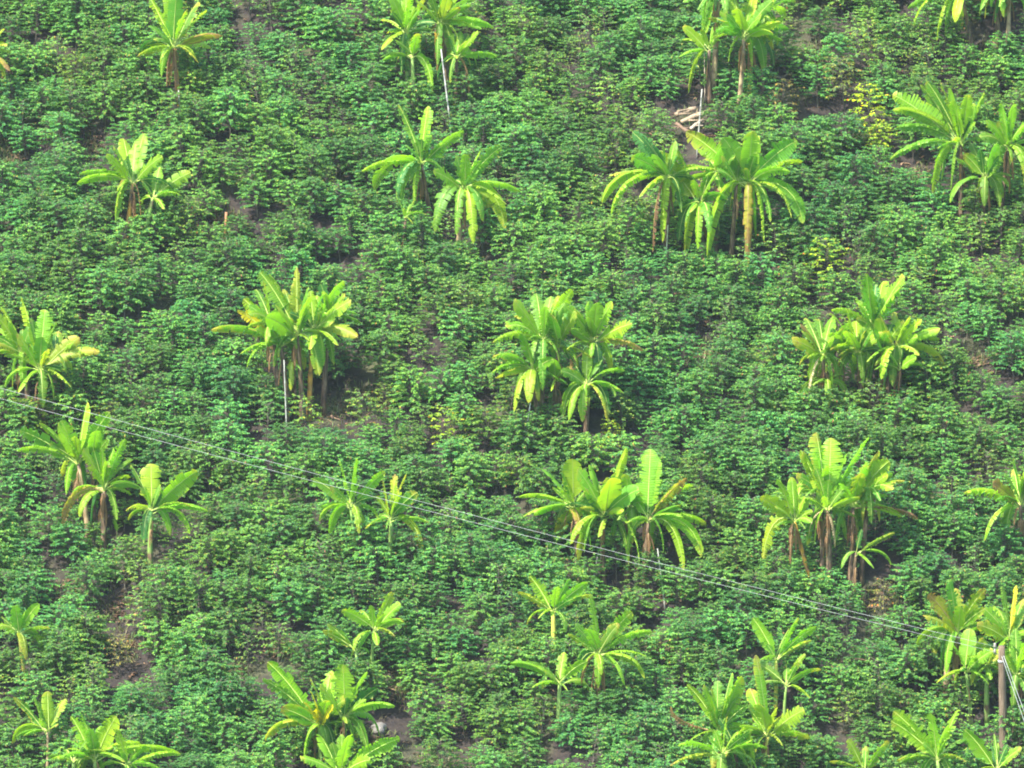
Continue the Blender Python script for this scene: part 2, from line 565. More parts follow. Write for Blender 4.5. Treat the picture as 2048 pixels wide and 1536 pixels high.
    hue = rnd.uniform(-.02, .03)
    age = max(0, age + (rnd.choice((-.04, -.02, 0, .02, .05, .08, .20)) if code in 'gbl' else 0))
    o.color = ((c[0] + hue * (code in 'gbl')) * j, c[1] * j, c[2] * j, 1 - age)
    if code in LNAME: o['label'] = LNAME[code]
    mb = MB()
    pts = [bez(C, p1, p2, T, t / 7) - org for t in range(8)]
    r0 = 0.020 * min(1, L / 1.4 + .2)
    mb.tube(pts, [r0 * (1 - .78 * t / 7) for t in range(8)], 4, cap=False)
    mr = mb.build('midrib', [M_RIB], o)
    cc = (0.40, 0.50, 0.12) if code not in 'nwo' else (0.33, 0.22, 0.10)
    mr.color = (cc[0] * j, cc[1] * j, cc[2] * j, 1)
    return o

GROUP = 'banana plants standing among the coffee bushes'
BASES = []
def plant(tile, label, crown, base, leaves, stem='brown', dry=2, L0=1.6, fill=2, fruit=None, r=0.075, group=None, sub=30, fl='g'):
    ox, oy, f = tile
    cx, cy = ox + crown[0] / f, oy + crown[1] / f
    bx, by = ox + base[0] / f, oy + base[1] / f + sub
    if r > .04: by = max(by, cy + 58 + 44 * L0)
    B = at_ground(bx, by)
    dc = rnd.uniform(-.12, .12)
    C = at_depth(cx, cy, B + Vector((0, 0, 1.5)), 0)
    # keep crown right above the base in depth
    C = C + F * ((B.y - C.y) / F.y + dc)
    C = at_depth(cx, cy, C)
    BASES.append((B.x, B.y))
    root = empty('banana_plant', B)
    tag(root, label, 'banana plant', group or GROUP)
    org = B
    n = 7
    bend = Vector((rnd.uniform(-.05, .05), rnd.uniform(-.05, .05), 0))
    pts = []
    for i in range(n):
        t = i / (n - 1)
        pts.append((B - Vector((0, 0, .06))).lerp(C, t) + bend * math.sin(math.pi * t) - org)
    mb = MB()
    mb.tube(pts, [r * (1.12 - .5 * (i / (n - 1)) ** 1.2) for i in range(n)], 10, wob=.05)
    s = mb.build('pseudostem', [M_STEM], root)
    s.color = {'brown': (0.17, 0.20, 0.07, .35), 'green': (0.20, 0.32, 0.07, .62), 'yellow': (0.50, 0.46, 0.08, .75),
               'orange': (0.50, 0.28, 0.04, .55), 'tan': (0.38, 0.28, 0.15, .55)}[stem]
    cnt = 0
    for q in leaves.split():
        a = q.split(',')
        tx, ty, code = ox + float(a[0]) / f, oy + float(a[1]) / f, a[2]
        wd = float(a[3]) if len(a) > 3 else 1.0
        T0 = at_depth(tx, ty, C)
        d2 = (T0 - C).length
        Lw = L0 * rnd.uniform(.9, 1.1)
        dz = 0.0
        if code in 'nw' :
            dz = rnd.uniform(-.15, .1)
        elif d2 < Lw * .95:
            Le = max(d2 * 1.12, min(Lw, d2 * 1.9 + .2))
            dz = math.sqrt(max(0, Le * Le - d2 * d2)) * rnd.choice((-1, -1, 1)) * .8
        T = at_depth(tx, ty, C, dz)
        g = gz(T.x, T.y)
        if T.z < g + .25: T = at_depth(tx, ty, C, min(0, dz) - .2)
        cof = Vector((rnd.uniform(-.04, .04), rnd.uniform(-.04, .04), rnd.uniform(-.10, .04)))
        make_leaf(root, org, C + cof, T, code, wd, dry=(code in 'nw'))
        cnt += 1
    for i in range(fill + (8 if L0 > 1.35 else 5 if L0 > 1 else 2 if r > .04 else 0)):
        az = rnd.uniform(0, 6.28); el = R(rnd.uniform(-25, 78)); LL = L0 * rnd.uniform(.45, .82)
        T = C + Vector((math.cos(az) * math.cos(el), math.sin(az) * math.cos(el) * (.9 if math.sin(az) > 0 else .6), math.sin(el))) * LL
        make_leaf(root, org, C, T, rnd.choice(fl + 'gdbbl'), 1.0)
    for i in range(3 if L0 > 1.25 and r > .06 else 0):
        az = rnd.uniform(0, 6.28); LL = min(L0 * rnd.uniform(.5, .8), (C.z - B.z) * .85); ho = rnd.uniform(.35, .8)
        T = C + Vector((math.cos(az) * ho, math.sin(az) * ho, -math.sqrt(max(.04, LL * LL - ho * ho * .7))))
        if T.z > gz(T.x, T.y) + .3: make_leaf(root, org, C, T, rnd.choice('gggbd'), 1.1)
    for i in range(dry + (4 if L0 > 1.35 else 0)):
        az = rnd.uniform(0, 6.28); hgt = (C.z - B.z)
        LL = min(rnd.uniform(.45, .9), hgt * .75)
        c0 = C - Vector((0, 0, rnd.uniform(.02, .3) * hgt))
        T = c0 + Vector((math.cos(az) * .16, -abs(math.sin(az)) * .16, -LL * .8))
        make_leaf(root, org, c0, T, 'n', 1.2, dry=True)
    if fruit:
        fx, fy, col = fruit
        Pf = at_depth(ox + fx / f, oy + fy / f, C, -.22)
        mb = MB()
        for k in range(6):
            for q in range(9):
                an = q * 2 * math.pi / 9 + k * .35
                c0 = Pf + Vector((0, 0, .17 - k * .065))
                dv = Vector((math.cos(an), math.sin(an), 0))
                mb.tube([c0 + dv * .03 - org, c0 + dv * .085 + Vector((0, 0, .03)) - org, c0 + dv * .10 + Vector((0, 0, .10)) - org], [.016, .021, .008], 5)
        mb.tube([C - org, (C + Pf) / 2 + Vector((0, -.08, .08)) - org, Pf + Vector((0, 0, .2)) - org, Pf - Vector((0, 0, .3)) - org], [.03, .028, .022, .012], 6)
        fb = mb.build('fruit_bunch', [M_FRUIT], root)
        fb.color = col + (1,)
        fb['label'] = 'hanging bunch of bananas'
    return root

def sucker(tile, label, crown, base, leaves, L0=.8):
    return plant(tile, label, crown, base, leaves, stem='green', dry=0, L0=L0, fill=0, r=.035, group='banana plants standing among the coffee bushes', sub=10)

tA = (0, 0, 3.); tB = (683, 0, 3.); tC = (1365, 0, 3.); tD = (0, 512, 3.); tG = (0, 1024, 3.); tH = (683, 1024, 3.); tI = (1365, 1024, 3.)
tO = (0, 0, 1.)
tP = (1200, 250, 5.12); tQ = (1648, 150, 5.12); tR = (940, 570, 5.12); tS = (1540, 540, 5.12); tT = (10, 810, 5.12); tU = (1020, 890, 5.12)
tV = (1748, 1150, 3.98); tW = (1320, 1236, 5.12); tX = (400, 520, 4.267); tY = (1500, 860, 4.517)

# --- top row
plant(tO, 'banana plant at the left edge near the top, only its yellowed leaf ends in view', (-25, 105), (-28, 150), '14,92,l 20,142,o 5,60,g', fill=1)
plant(tA, 'lone banana plant at the top left with an orange collar above its cane prop', (1045, 290), (1090, 560),
      '885,-30,l 1010,-90,b 1060,-40,g 1190,10,g 1240,70,l 900,160,g 925,240,g 840,335,l 965,350,l 1190,378,y 1335,215,o 1265,285,l 1120,60,b 1000,520,n 1060,560,n', stem='orange', dry=2, fill=0)
plant(tB, 'tall banana plant at the top edge with orange fruit and a long cane prop', (590, 150), (640, 520),
      '450,10,l 520,-60,g 650,-40,y 800,0,g 700,60,g 915,165,b 550,90,g 770,40,g 545,190,n 575,430,n', dry=2, fruit=(580, 250, (.55, .34, .03)), stem='brown')
plant(tB, 'bright green banana plant left of the fruiting one at the top edge', (385, 210), (400, 470), '285,-40,b,1.3 410,-10,b 240,300,l 350,-40,b 460,60,g', fill=1, stem='green', dry=0)
plant(tB, 'low banana plant with spreading leaves below the bright one at the top edge', (425, 345), (440, 500), '235,345,g 385,215,b 455,200,b 545,550,b 330,250,g', fill=1, stem='green', dry=0, L0=1.2)
plant(tB, 'banana plant right of the fruiting one with a long dry leaf hanging to the ground', (690, 350), (680, 480), '810,400,b 935,340,b 820,190,b 765,565,n 740,250,g', fill=1, stem='brown', dry=1, L0=1.3)
plant(tC, 'banana plant cut by the top edge with a tall pale brown stem', (215, -30), (175, 520), '90,60,g 130,-80,g 20,-20,g 260,100,g 330,-90,g', stem='tan', dry=3, r=.09)
plant(tC, 'low banana plant with pale striped leaves just uphill of the pale logs', (160, 300), (165, 500), '0,160,l 0,240,l -20,340,b 35,560,l 80,200,g', fill=1, L0=1.2, dry=1)
plant(tC, 'bushy yellow-green banana plant at the top edge right of the pale stem', (370, 225), (335, 620),
      '295,-50,l 330,50,l 430,-40,l 540,5,g 590,130,l 545,200,l 640,175,g 470,100,b 545,300,y 260,90,g 200,180,g', stem='tan', dry=3, fl='b')
plant(tC, 'thin yellow-stemmed banana plant just below the bushy one at the top', (405, 230), (395, 500), '600,240,g 480,290,l 500,60,g 420,60,b', stem='yellow', dry=1, fill=1)
plant(tC, 'banana plant in the top right corner with leaf tips hanging into view', (1680, -20), (1745, 280), '1385,165,l 1525,245,l 1350,50,g 1635,135,l 1840,30,n 1480,-60,g', dry=2, stem='brown')
plant(tC, 'dark-stemmed banana plant in the middle of the top right corner', (1885, -60), (1885, 200), '2040,-30,g 1790,60,g 1850,80,n', dry=3, fill=1)
plant(tC, 'pale-stemmed banana plant at the far right of the top edge', (1960, -60), (1950, 220), '2060,80,g 2110,-30,g 1900,40,g', dry=1, fill=1, stem='tan')
# --- second row
plant(tA, 'banana plant of the upper left with a curved orange-brown stem', (795, 1100), (755, 1400),
      '635,930,l 740,830,l 680,880,b 865,800,b 975,940,b 475,1045,b 460,1105,b 730,960,l 705,1245,o 845,1310,n', stem='orange', dry=1, fill=1)
plant(tA, 'short banana plant touching the curved orange-stemmed one on its right', (915, 1190), (870, 1360), '1145,1035,b 1090,1175,b 985,1255,b 850,1235,b 960,1000,b 850,1090,g', L0=1.1, fill=0, stem='green', dry=0)
plant(tB, 'tall banana plant with two upright leaves, upper middle, leaning brown stem', (480, 985), (545, 1340),
      '340,625,g 520,635,b 735,785,b 120,1030,l 250,965,b 200,1140,b 330,1180,d 630,1100,g 390,880,g', dry=2, fill=1)
plant(tB, 'banana plant with wide drooping leaves right of the two upright leaves', (735, 1130), (695, 1500),
      '550,1030,b 745,925,b 960,880,g 1075,1150,b 980,1375,l 790,1465,l 690,1410,g 560,1390,g 850,1330,g 990,1225,l', dry=2, stem='tan', fill=1)
plant(tB, 'small low banana plant at the foot of the one with two upright leaves', (385, 1310), (378, 1440), '430,1345,b 500,1285,b 330,1180,g 440,1200,g', L0=.8, fill=0, dry=1, r=.06)
plant(tP, 'left banana plant of the widest clump with sagging leaves and a thin cane below', (695, 550), (650, 1300),
      '330,70,d 430,120,d 320,330,g 90,520,y 20,805,l 110,920,l 400,740,l 640,1210,l 735,830,l 540,1300,n 560,300,g', dry=1, fill=1, L0=1.9)
plant(tP, 'short middle banana plant of the widest clump, leaves rising and hanging', (1030, 810), (1060, 1330),
      '570,290,l 740,175,b 1190,490,b 1290,735,g 1120,1105,g 870,1345,l 1000,1275,b 960,560,b', dry=1, fill=1, L0=1.5)
plant(tP, 'biggest banana plant of the widest clump, yellow dead leaf at its foot', (1510, 610), (1500, 1400),
      '880,70,b 1260,130,g 1560,60,b 1550,100,g 1620,110,l,.5 2020,160,g 2060,390,l 1950,480,b 1960,950,l 1600,1165,b 1680,1195,l 1370,1180,l 1100,1375,l 2080,1010,g 1510,1450,o,.5', dry=1, fill=1, L0=1.9, stem='green')
plant(tP, 'small banana crown half hidden behind the biggest plant of the widest clump', (1400, 570), (1330, 1380), '1240,330,g 1330,200,g 1200,460,g 1420,480,l', dry=1, fill=0, L0=1.2)
plant(tQ, 'banana plant of the upper right with one upright bright yellow edged leaf', (1400, 715), (1400, 1420),
      '700,200,b 700,360,l 980,100,g 1190,75,l 1270,140,l 1300,235,k,.5 1330,260,l,1.2 740,540,g 670,870,g 1110,1215,l 1475,200,l 1640,180,b 1050,60,g', dry=3, fill=1, L0=1.8)
plant(tQ, 'low dark green banana plant in front of the yellow edged one at the upper right', (1650, 1060), (1620, 1440), '1500,690,g 1760,700,g 1290,1310,g 1580,1375,l 1720,1020,b 1600,760,d', dry=2, fill=0, L0=1.5)
plant(tQ, 'banana plant against the right edge in the upper right clump', (1885, 745), (1790, 1440),
      '1820,290,b 1660,480,b 1820,460,l 1940,300,b 2090,480,b 1600,640,g 2040,800,l 2070,1010,b 2090,1340,b 1900,920,g', dry=3, fill=1)
sucker(tQ, 'tiny banana sucker standing alone left of the upper right clump', (1160, 1340), (1165, 1400), '1000,1190,g 1245,1190,g 1100,1250,g 1160,1200,g')
# --- third row
plant(tD, 'banana plant near the left edge with one pale upright leaf, above the wires', (240, 690), (270, 930),
      '130,245,l,1.2 280,580,k,.4 270,320,b 340,400,g 480,490,y 600,575,y 425,785,l 110,820,b 285,560,y 100,470,b 190,380,g', dry=2, fill=1)
plant(tD, 'banana plant cut by the left edge, leaves overlapping the pale upright leaf one', (130, 590), (180, 880), '5,305,l -40,340,l -30,520,y 130,690,y 60,400,g -20,430,b', dry=1, fill=1)
plant(tX, 'banana plant with one bright yellow rolled leaf, left of the clump with a white cane', (690, 740), (740, 1260),
      '90,600,b 320,425,k,.8 370,330,l 400,915,b 345,800,b 555,480,b 480,590,b 600,700,g', dry=1, fill=1, L0=1.4)
plant(tX, 'tallest banana plant in the middle of the clump with a white cane', (830, 650), (870, 1280),
      '510,105,g,1.2 590,120,l 825,60,y,.4 815,185,y,1.0 650,400,l 930,235,g 945,310,l 560,490,b 780,690,b 720,250,g', dry=3, fill=1)
plant(tX, 'right plant of the white cane clump, brown dying leaf at its side', (975, 600), (930, 1230),
      '1060,270,g 1230,180,b 1290,350,l 1130,540,g 1345,660,y 1180,730,l 940,765,b 1000,300,b', dry=3, fill=1, stem='orange')
plant(tX, 'small banana plant with drooping tent of leaves beside the white cane', (800, 870), (810, 1200), '775,1115,l 885,1095,l 760,1000,g 860,940,g', dry=1, fill=0, L0=.8, r=.05)
plant(tR, 'back left banana plant of the middle clump with a fan of upright leaves', (750, 580), (700, 1400),
      '445,165,l 680,85,g 830,115,g 900,110,g 465,330,y 1045,45,l 370,430,b 230,590,l 865,785,y 770,220,b', dry=1, fill=1, L0=1.8)
plant(tR, 'banana plant at the front left of the middle clump next to a leaning cane', (640, 880), (720, 1420),
      '535,500,b,1.2 740,390,b 220,900,b 260,950,l 450,1325,l 600,1210,l 870,1125,g 230,740,g 860,760,b', dry=1, fill=1)
plant(tR, 'back right banana plant of the middle clump, orange burnt leaf pointing right', (1265, 600), (1180, 1340),
      '990,230,b 1080,250,b 1295,180,g 1460,175,b 1660,400,l 1775,670,o 990,660,b 1000,370,n 1220,330,g 1560,560,g', dry=2, fill=0, fruit=(1060, 830, (.42, .25, .09)))
plant(tR, 'front right banana plant of the middle clump with a clean rosette of leaves', (1190, 1030), (1180, 1380),
      '1365,630,g,1.2 1585,880,b 1575,1105,b 1410,1400,l 1185,1430,l 990,1170,b 930,880,g 1010,1385,l', dry=1, fill=0, stem='brown', L0=1.5)
plant(tS, 'left banana plant of the large right-hand clump with a pale leaf tip', (545, 880), (600, 1440),
      '310,560,o 225,720,l 365,490,g 500,500,g,1.2 640,480,b 380,900,l 640,720,g 330,640,l 370,1500,w', dry=3, fill=1)
plant(tS, 'low banana plant below the left side of the large right-hand clump', (590, 1130), (625, 1440), '300,1340,b 600,1415,l 785,1310,b 440,1180,g', dry=1, fill=0, L0=1.0)
plant(tS, 'middle banana plant of the large right-hand clump with dense bright leaves', (900, 860), (925, 1380),
      '620,440,b 780,620,l 615,815,l 840,580,b 1045,630,g 880,520,l 845,1100,l 700,880,b 950,700,b 790,390,l', dry=2, fill=1, fl='b')
plant(tS, 'tallest banana plant at the back of the large right-hand clump', (1050, 600), (1010, 1250),
      '990,35,b 1160,115,b 1375,60,b 1325,180,b 930,200,g 930,430,g 1060,250,g', dry=1, fill=1, L0=1.9)
plant(tS, 'right banana plant of the large right-hand clump with finger-like leaves', (1290, 810), (1190, 1330),
      '1130,480,y 1305,515,b 1425,480,l 1555,515,l 1745,600,b 1735,715,b 1530,875,l 1785,1010,y 1140,1120,l 990,940,b 1225,700,w', dry=3, fill=1)
plant(tS, 'short banana plant at the right foot of the large right-hand clump', (1330, 1010), (1300, 1340), '1070,1020,g 1470,1030,g 1240,880,g 1500,900,b', dry=2, fill=0, L0=1.1)
# --- fourth row
plant(tT, 'banana plant behind the wires on the left with leaves fanned to the left', (750, 600), (860, 1290),
      '130,470,b 150,260,g,1.2 350,180,b 540,205,l 720,320,l 845,-30,b 1070,80,b,1.2 575,795,y 640,330,b', dry=2, fill=0, stem='tan', L0=1.7)
plant(tT, 'banana plant with orange hanging leaves and a ragged brown stem, lower left', (1010, 880), (1010, 1420),
      '800,450,l 990,430,b,.5 1235,345,b 1300,570,g 1270,750,l 590,1235,o 760,1150,l 790,1275,o 1410,860,g', dry=3, fill=0, stem='brown', r=.09)
plant(tT, 'short banana plant with one broad upright yellow-green leaf, lower left', (1500, 1090), (1490, 1290),
      '1495,600,l,1.5 1975,680,b 2080,1095,b 1895,1320,b 1235,1080,y 1290,610,g', dry=0, fill=0, stem='green', L0=1.4)
sucker(tT, 'tiny banana sucker at the foot of the ragged brown stemmed plant', (1140, 1300), (1160, 1400), '1125,1180,b 1210,1240,g', L0=.5)
plant(tO, 'banana plant crossed by the wires with three upright leaves, left of centre', (702, 1015), (712, 1095),
      '625,957,g 680,920,b 712,918,b 770,943,b 640,1020,b 718,1068,l 660,975,g', dry=0, fill=1, stem='green', L0=1.3)
plant(tO, 'banana plant just under the wires with pale yellow leaf tips, left of centre', (782, 1040), (776, 1095),
      '766,960,y 790,948,l 812,948,y 858,1045,b 845,1107,y 730,1057,g 800,985,l 835,985,g', dry=0, fill=1, stem='green', L0=1.2)
plant(tU, 'left plant of the broad-leaved clump behind the wires, brown dead leaves under it', (650, 640), (690, 1180),
      '320,240,g 640,140,l,1.3 85,530,l 130,735,l 800,320,g 560,830,n 725,860,o 500,430,b', dry=1, fill=1)
plant(tU, 'central banana plant of the broad-leaved clump with the largest upright leaves', (965, 740), (965, 1300),
      '690,250,b,1.2 760,430,b 1040,335,l,1.5 1190,25,l,1.6 820,205,b 1155,685,l 480,975,l 620,1015,l 905,950,l 1320,455,g 1325,1195,l', dry=1, fill=0, L0=1.8)
plant(tU, 'banana plant on the right of the broad-leaved clump with an orange leaf tip', (1420, 770), (1370, 1320),
      '1440,40,b,1.2 1510,130,b 1350,330,g 1340,610,b 1810,340,o 1865,425,b,1.2 2010,815,b 1960,1140,b 1775,1290,l 1190,800,g 1290,840,l', dry=2, fill=0, L0=1.7)
plant(tY, 'thin leaning banana plant on the left of the clump above the pole wires', (405, 830), (590, 1380),
      '90,605,l 250,445,b,1.3 470,435,l 230,700,b 120,1170,l 365,1210,n 220,880,g', dry=0, fill=1, stem='orange', r=.06)
plant(tY, 'thick-stemmed banana plant in the middle of the clump above the pole wires', (700, 730), (720, 1390),
      '455,180,l 600,20,b 730,70,b,1.1 605,450,y 1075,60,b,.7 880,210,b 620,750,y 530,960,w 770,1060,w 780,300,g', dry=4, fill=1, r=.10, L0=1.8)
plant(tY, 'right plant of the clump above the pole wires, dry leaf tip pointing right', (930, 700), (890, 1340),
      '1165,195,l 1260,280,l,1.3 1290,390,g 1405,460,l 1375,785,l 1510,810,n 1010,390,y 1040,865,l 820,480,b 1050,300,b', dry=3, fill=1)
plant(tY, 'low banana plant at the right foot of the clump above the pole wires', (960, 1110), (925, 1340), '825,1250,g 1120,1250,b 1275,1220,b 1310,930,g', dry=1, fill=0, L0=1.0, r=.06)
plant(tO, 'banana plant cut by the right edge with a broad yellow-green leaf pointing left', (2040, 1010), (2045, 1095),
      '1928,985,l,1.4 1985,968,o 1968,1082,b 2010,950,g 2025,918,g 2075,940,g 1990,1000,g 2090,1060,g', dry=1, fill=1)
# --- fifth row
plant(tG, 'small lone banana plant at the left edge, lower part of the picture', (115, 740), (165, 880), '235,550,b 90,560,g -20,690,l 300,700,b 255,850,b 160,890,y 30,730,g', dry=0, fill=0, stem='yellow', L0=1.1, r=.05)
plant(tH, 'slender banana plant left of centre below the wires with a thin straight stem', (195, 710), (190, 930), '305,480,l 355,550,b 375,660,b 320,745,y 70,830,b 0,590,b 215,800,b 180,560,b', dry=0, fill=0, L0=1.2, stem='green', r=.05)
plant(tO, 'short banana plant touching the slender thin-stemmed one on its left', (712, 1302), (710, 1330), '645,1262,b 655,1248,g 700,1345,g 740,1260,g', dry=0, fill=0, L0=.9, r=.05, stem='green')
plant(tH, 'banana plant with a bright yellow stem and a broad ragged leaf, lower middle', (1270, 600), (1275, 840), '1130,385,b,1.5 1055,480,y 1290,450,b 1480,425,b 1180,640,l 1375,400,g 1500,500,g 1350,720,g', dry=0, fill=0, stem='yellow', r=.085, L0=1.1)
plant(tH, 'leaning banana plant right of the yellow-stemmed one with dry leaves below', (1540, 860), (1560, 1040),
      '1495,490,b 1745,600,b 1865,720,b 1835,870,b 1820,1000,l 1700,1040,b 1400,680,g 1480,700,b 1560,975,l 1580,1115,n 1500,1075,n 1440,1035,n', dry=1, fill=0, L0=1.4)
plant(tH, 'low banana plant in front of the yellow-stemmed one with a flat rosette', (1310, 1030), (1300, 1090), '1010,910,b 1110,900,g 1335,840,b 1475,895,b 1490,1080,b 1140,1055,b 1220,960,b', dry=0, fill=0, L0=1.1, stem='green')
plant(tW, 'small banana plant with a yellow stem and V of leaves, lower right of centre', (1190, 430), (1180, 560), '950,0,b 1415,-5,b 1600,90,b 1555,230,l 1320,110,b 1300,520,g 990,460,g', dry=0, fill=0, stem='yellow', L0=1.1, r=.06)
plant(tW, 'small banana plant with thin separate leaves just below the V-shaped one', (1290, 700), (1290, 830), '1490,370,l,.7 1655,535,b 1540,820,l 1110,520,g 980,455,g 960,690,g', dry=0, fill=0, stem='green', L0=1.1, r=.05)
plant(tV, 'banana plant with orange and brown ragged leaves left of the utility pole', (660, 460), (600, 880), '430,155,o 600,45,g 650,105,y 890,110,l 395,330,y 545,365,y 690,250,l', dry=3, fill=0, stem='tan')
plant(tV, 'broad-leaved banana plant between the ragged one and the utility pole', (735, 780), (780, 1130), '635,565,b,1.3 765,425,b,1.4 870,500,b,1.2 640,905,b 495,860,l 915,870,b 950,600,b 800,640,b', dry=1, fill=1, stem='green', L0=1.2, r=.06)
plant(tV, 'banana plant behind the top of the utility pole reaching above it', (1080, 520), (1130, 900), '965,260,b 820,400,y 1020,90,g 1130,80,k,.6 1190,190,g 1075,660,b 1220,450,b 950,690,b', dry=1, fill=1)
plant(tV, 'banana plant at the right edge behind the guy wires of the pole', (1140, 800), (1120, 1130), '1200,560,b 930,825,b 1000,920,l 1210,830,b 1220,950,g 1080,650,g', dry=1, fill=1)
# --- bottom rows
plant(tG, 'banana plant with bright yellow leaf scraps in its crown, bottom left of centre', (1920, 1290), (1950, 1450),
      '1605,900,b,1.2 1575,1000,g 1990,950,b 1870,1090,k,1.2 1900,1180,k 1830,1150,k 2000,1170,k 1685,1180,b 1595,1375,l 1960,1130,b', dry=0, fill=1, stem='green')
plant(tO, 'banana plant with broad upright leaves between the yellow-scrapped one and the white rock', (688, 1438), (692, 1490),
      '686,1328,b,1.3 735,1343,b,1.2 790,1412,b 760,1472,b 650,1400,b 640,1370,b', dry=0, fill=1, stem='green')
plant(tG, 'thin banana plant with ragged pale leaves in the bottom left corner', (285, 1320), (278, 1450), '80,1110,g 200,1100,g 285,1075,l 395,1120,l 80,1385,l 165,1345,l 345,1280,g', dry=0, fill=0, stem='tan', L0=1.2, r=.05)
plant(tG, 'large bright banana plant cut by the bottom edge near the left corner', (570, 1490), (580, 1560),
      '425,1225,b,1.3 485,1205,b 600,1285,b 700,1225,l 845,1395,l 350,1480,b 1085,1455,l 750,1500,b 540,1300,g', dry=0, fill=1, L0=1.5, stem='green')
plant(tO, 'banana plant cut by the bottom edge with one rounded leaf, below the white rock', (682, 1550), (690, 1590), '640,1470,b,1.6 700,1470,b,1.2 800,1477,b 600,1515,b 740,1520,b', dry=0, fill=1, stem='green')
plant(tW, 'banana plant with a long brown dead leaf pointing left, bottom right of centre', (600, 1170), (690, 1400),
      '275,680,l 440,700,b 525,720,g 840,595,l,1.4 600,790,b 590,640,g 115,905,n 855,1130,b 740,560,g', dry=1, fill=1, L0=1.5)
plant(tW, 'banana plant with a yellow stem and long bright leaves, bottom right of centre', (1100, 1220), (1050, 1480),
      '980,375,b,.6 920,720,b 1025,885,l,1.4 1190,915,y,.5 1245,1000,y,.6 1480,945,l,1.3 1535,1240,b 1260,1310,l', dry=0, fill=0, stem='yellow', r=.06)
plant(tW, 'low banana plant with leaves spread left, cut by the bottom edge', (640, 1400), (700, 1520), '180,1305,b 100,1510,y 500,1225,b 800,1180,b 760,1330,g', dry=1, fill=1)
plant(tW, 'banana plant showing one broad oval leaf at the bottom edge', (930, 1530), (935, 1600), '925,1205,l,1.8 1060,1400,b 780,1350,g', dry=0, fill=0, L0=1.0, stem='green')
plant(tI, 'banana leaf tops at the bottom edge left of the large bottom right plant', (1095, 1560), (1090, 1600), '990,1365,l,1.2 1240,1375,b 1100,1460,b 880,1500,g', dry=0, fill=0, stem='green', L0=1.0)
plant(tI, 'large bright banana plant at the bottom edge in the right corner', (1530, 1490), (1540, 1560),
      '1265,1195,b,1.2 1250,1255,l 1490,1205,b 1655,1185,b,1.4 1590,1280,b 1290,1500,g 1700,1500,y', dry=0, fill=1, L0=1.5, stem='green')
plant(tI, 'small banana plant with narrow leaves at the foot of the utility pole', (1890, 1545), (1900, 1580), '1895,1385,l,.5 2035,1415,b 1870,1330,g,.5 1690,1305,b,1.2', dry=0, fill=0, L0=1.1, stem='green')

# --- further plants inside the clumps
plant(tG, 'small bright banana plant at the bottom edge close behind the ragged pale one', (440, 1500), (440, 1560), '350,1480,b 560,1300,b 520,1380,g 380,1420,g 640,1440,b', dry=0, fill=0, L0=1.2, stem='green')
plant(tG, 'banana plant at the bottom edge with a long leaf pointing right, near the left corner', (760, 1525), (760, 1590), '845,1395,l 1085,1455,l 900,1480,b 650,1380,g 700,1300,b 980,1560,b', dry=0, fill=0, L0=1.3, stem='green')
plant(tO, 'low banana plant tucked between the yellow-scrapped one and its broad-leaved neighbour', (655, 1430), (660, 1480), '600,1405,b 560,1425,b 690,1400,g 620,1355,b 665,1345,b 700,1460,b', dry=0, fill=1, L0=1.2, stem='green')
plant(tW, 'banana plant between the dead-leaved and the yellow-stemmed ones, bottom right of centre', (770, 1330), (780, 1480), '850,1130,b 930,1260,b 620,1230,g 700,1180,l 880,1400,b 660,1430,b', dry=1, fill=1, L0=1.3)
plant(tV, 'bright banana plant directly left of the utility pole shaft', (900, 720), (900, 1040), '870,500,b,1.2 960,600,l 780,650,b 1000,760,g 930,835,b 820,800,b', dry=0, fill=1, L0=1.3, stem='green')
plant(tV, 'banana plant at the right edge level with the top of the pole', (1190, 690), (1180, 1000), '1190,540,b 1100,560,g 1240,640,b 1080,760,b 1220,830,b', dry=1, fill=1, L0=1.3)
plant(tR, 'banana plant in the heart of the middle clump between its two tall plants', (900, 640), (880, 1330), '900,110,g 985,200,g 830,300,b 1000,450,b 760,520,g 900,540,l', dry=1, fill=1, L0=1.6)
plant(tR, 'low banana plant in the centre of the middle clump under the fruit', (880, 970), (880, 1330), '940,880,g 860,760,b 1000,1020,g 830,1090,l 740,1000,b 1000,880,b', dry=1, fill=1, L0=1.1)
plant(tS, 'banana plant second from the left in the large right-hand clump', (710, 850), (730, 1380), '500,700,g 640,640,b 800,720,b 620,820,l 740,990,b 860,800,g', dry=1, fill=1, L0=1.4)
plant(tS, 'banana plant second from the right in the large right-hand clump', (1150, 860), (1100, 1330), '1130,500,l 1060,640,g 1200,620,g 1000,760,b 1260,760,b 1080,980,l 1180,1000,g', dry=2, fill=1, L0=1.5)
plant(tY, 'banana plant back left in the clump above the pole wires, narrow yellow-tipped leaves', (640, 570), (650, 1300), '480,200,l 600,200,b 560,400,g 700,330,b 500,600,g 740,480,l', dry=1, fill=1, L0=1.5)
plant(tY, 'banana plant back right in the clump above the pole wires', (1070, 530), (1000, 1280), '1070,300,b 1250,410,l 1180,640,g 1000,340,l 1290,540,b', dry=1, fill=1, L0=1.4)
plant(tX, 'banana plant back left in the clump with the white cane', (620, 560), (690, 1230), '480,250,g 420,470,b 540,180,b 700,400,l 560,720,b 470,700,g', dry=1, fill=1, L0=1.4)
plant(tX, 'banana plant back right in the clump with the white cane', (1110, 480), (1050, 1180), '1060,270,l 1240,300,b 1190,420,b 980,370,g 1250,560,g 1000,560,b', dry=2, fill=1, L0=1.3)
plant(tU, 'banana plant behind the central one in the broad-leaved clump', (1230, 650), (1190, 1240), '1190,300,b 1110,420,b 1330,480,g 1390,600,b 1100,770,g 1300,780,b', dry=1, fill=1, L0=1.4)
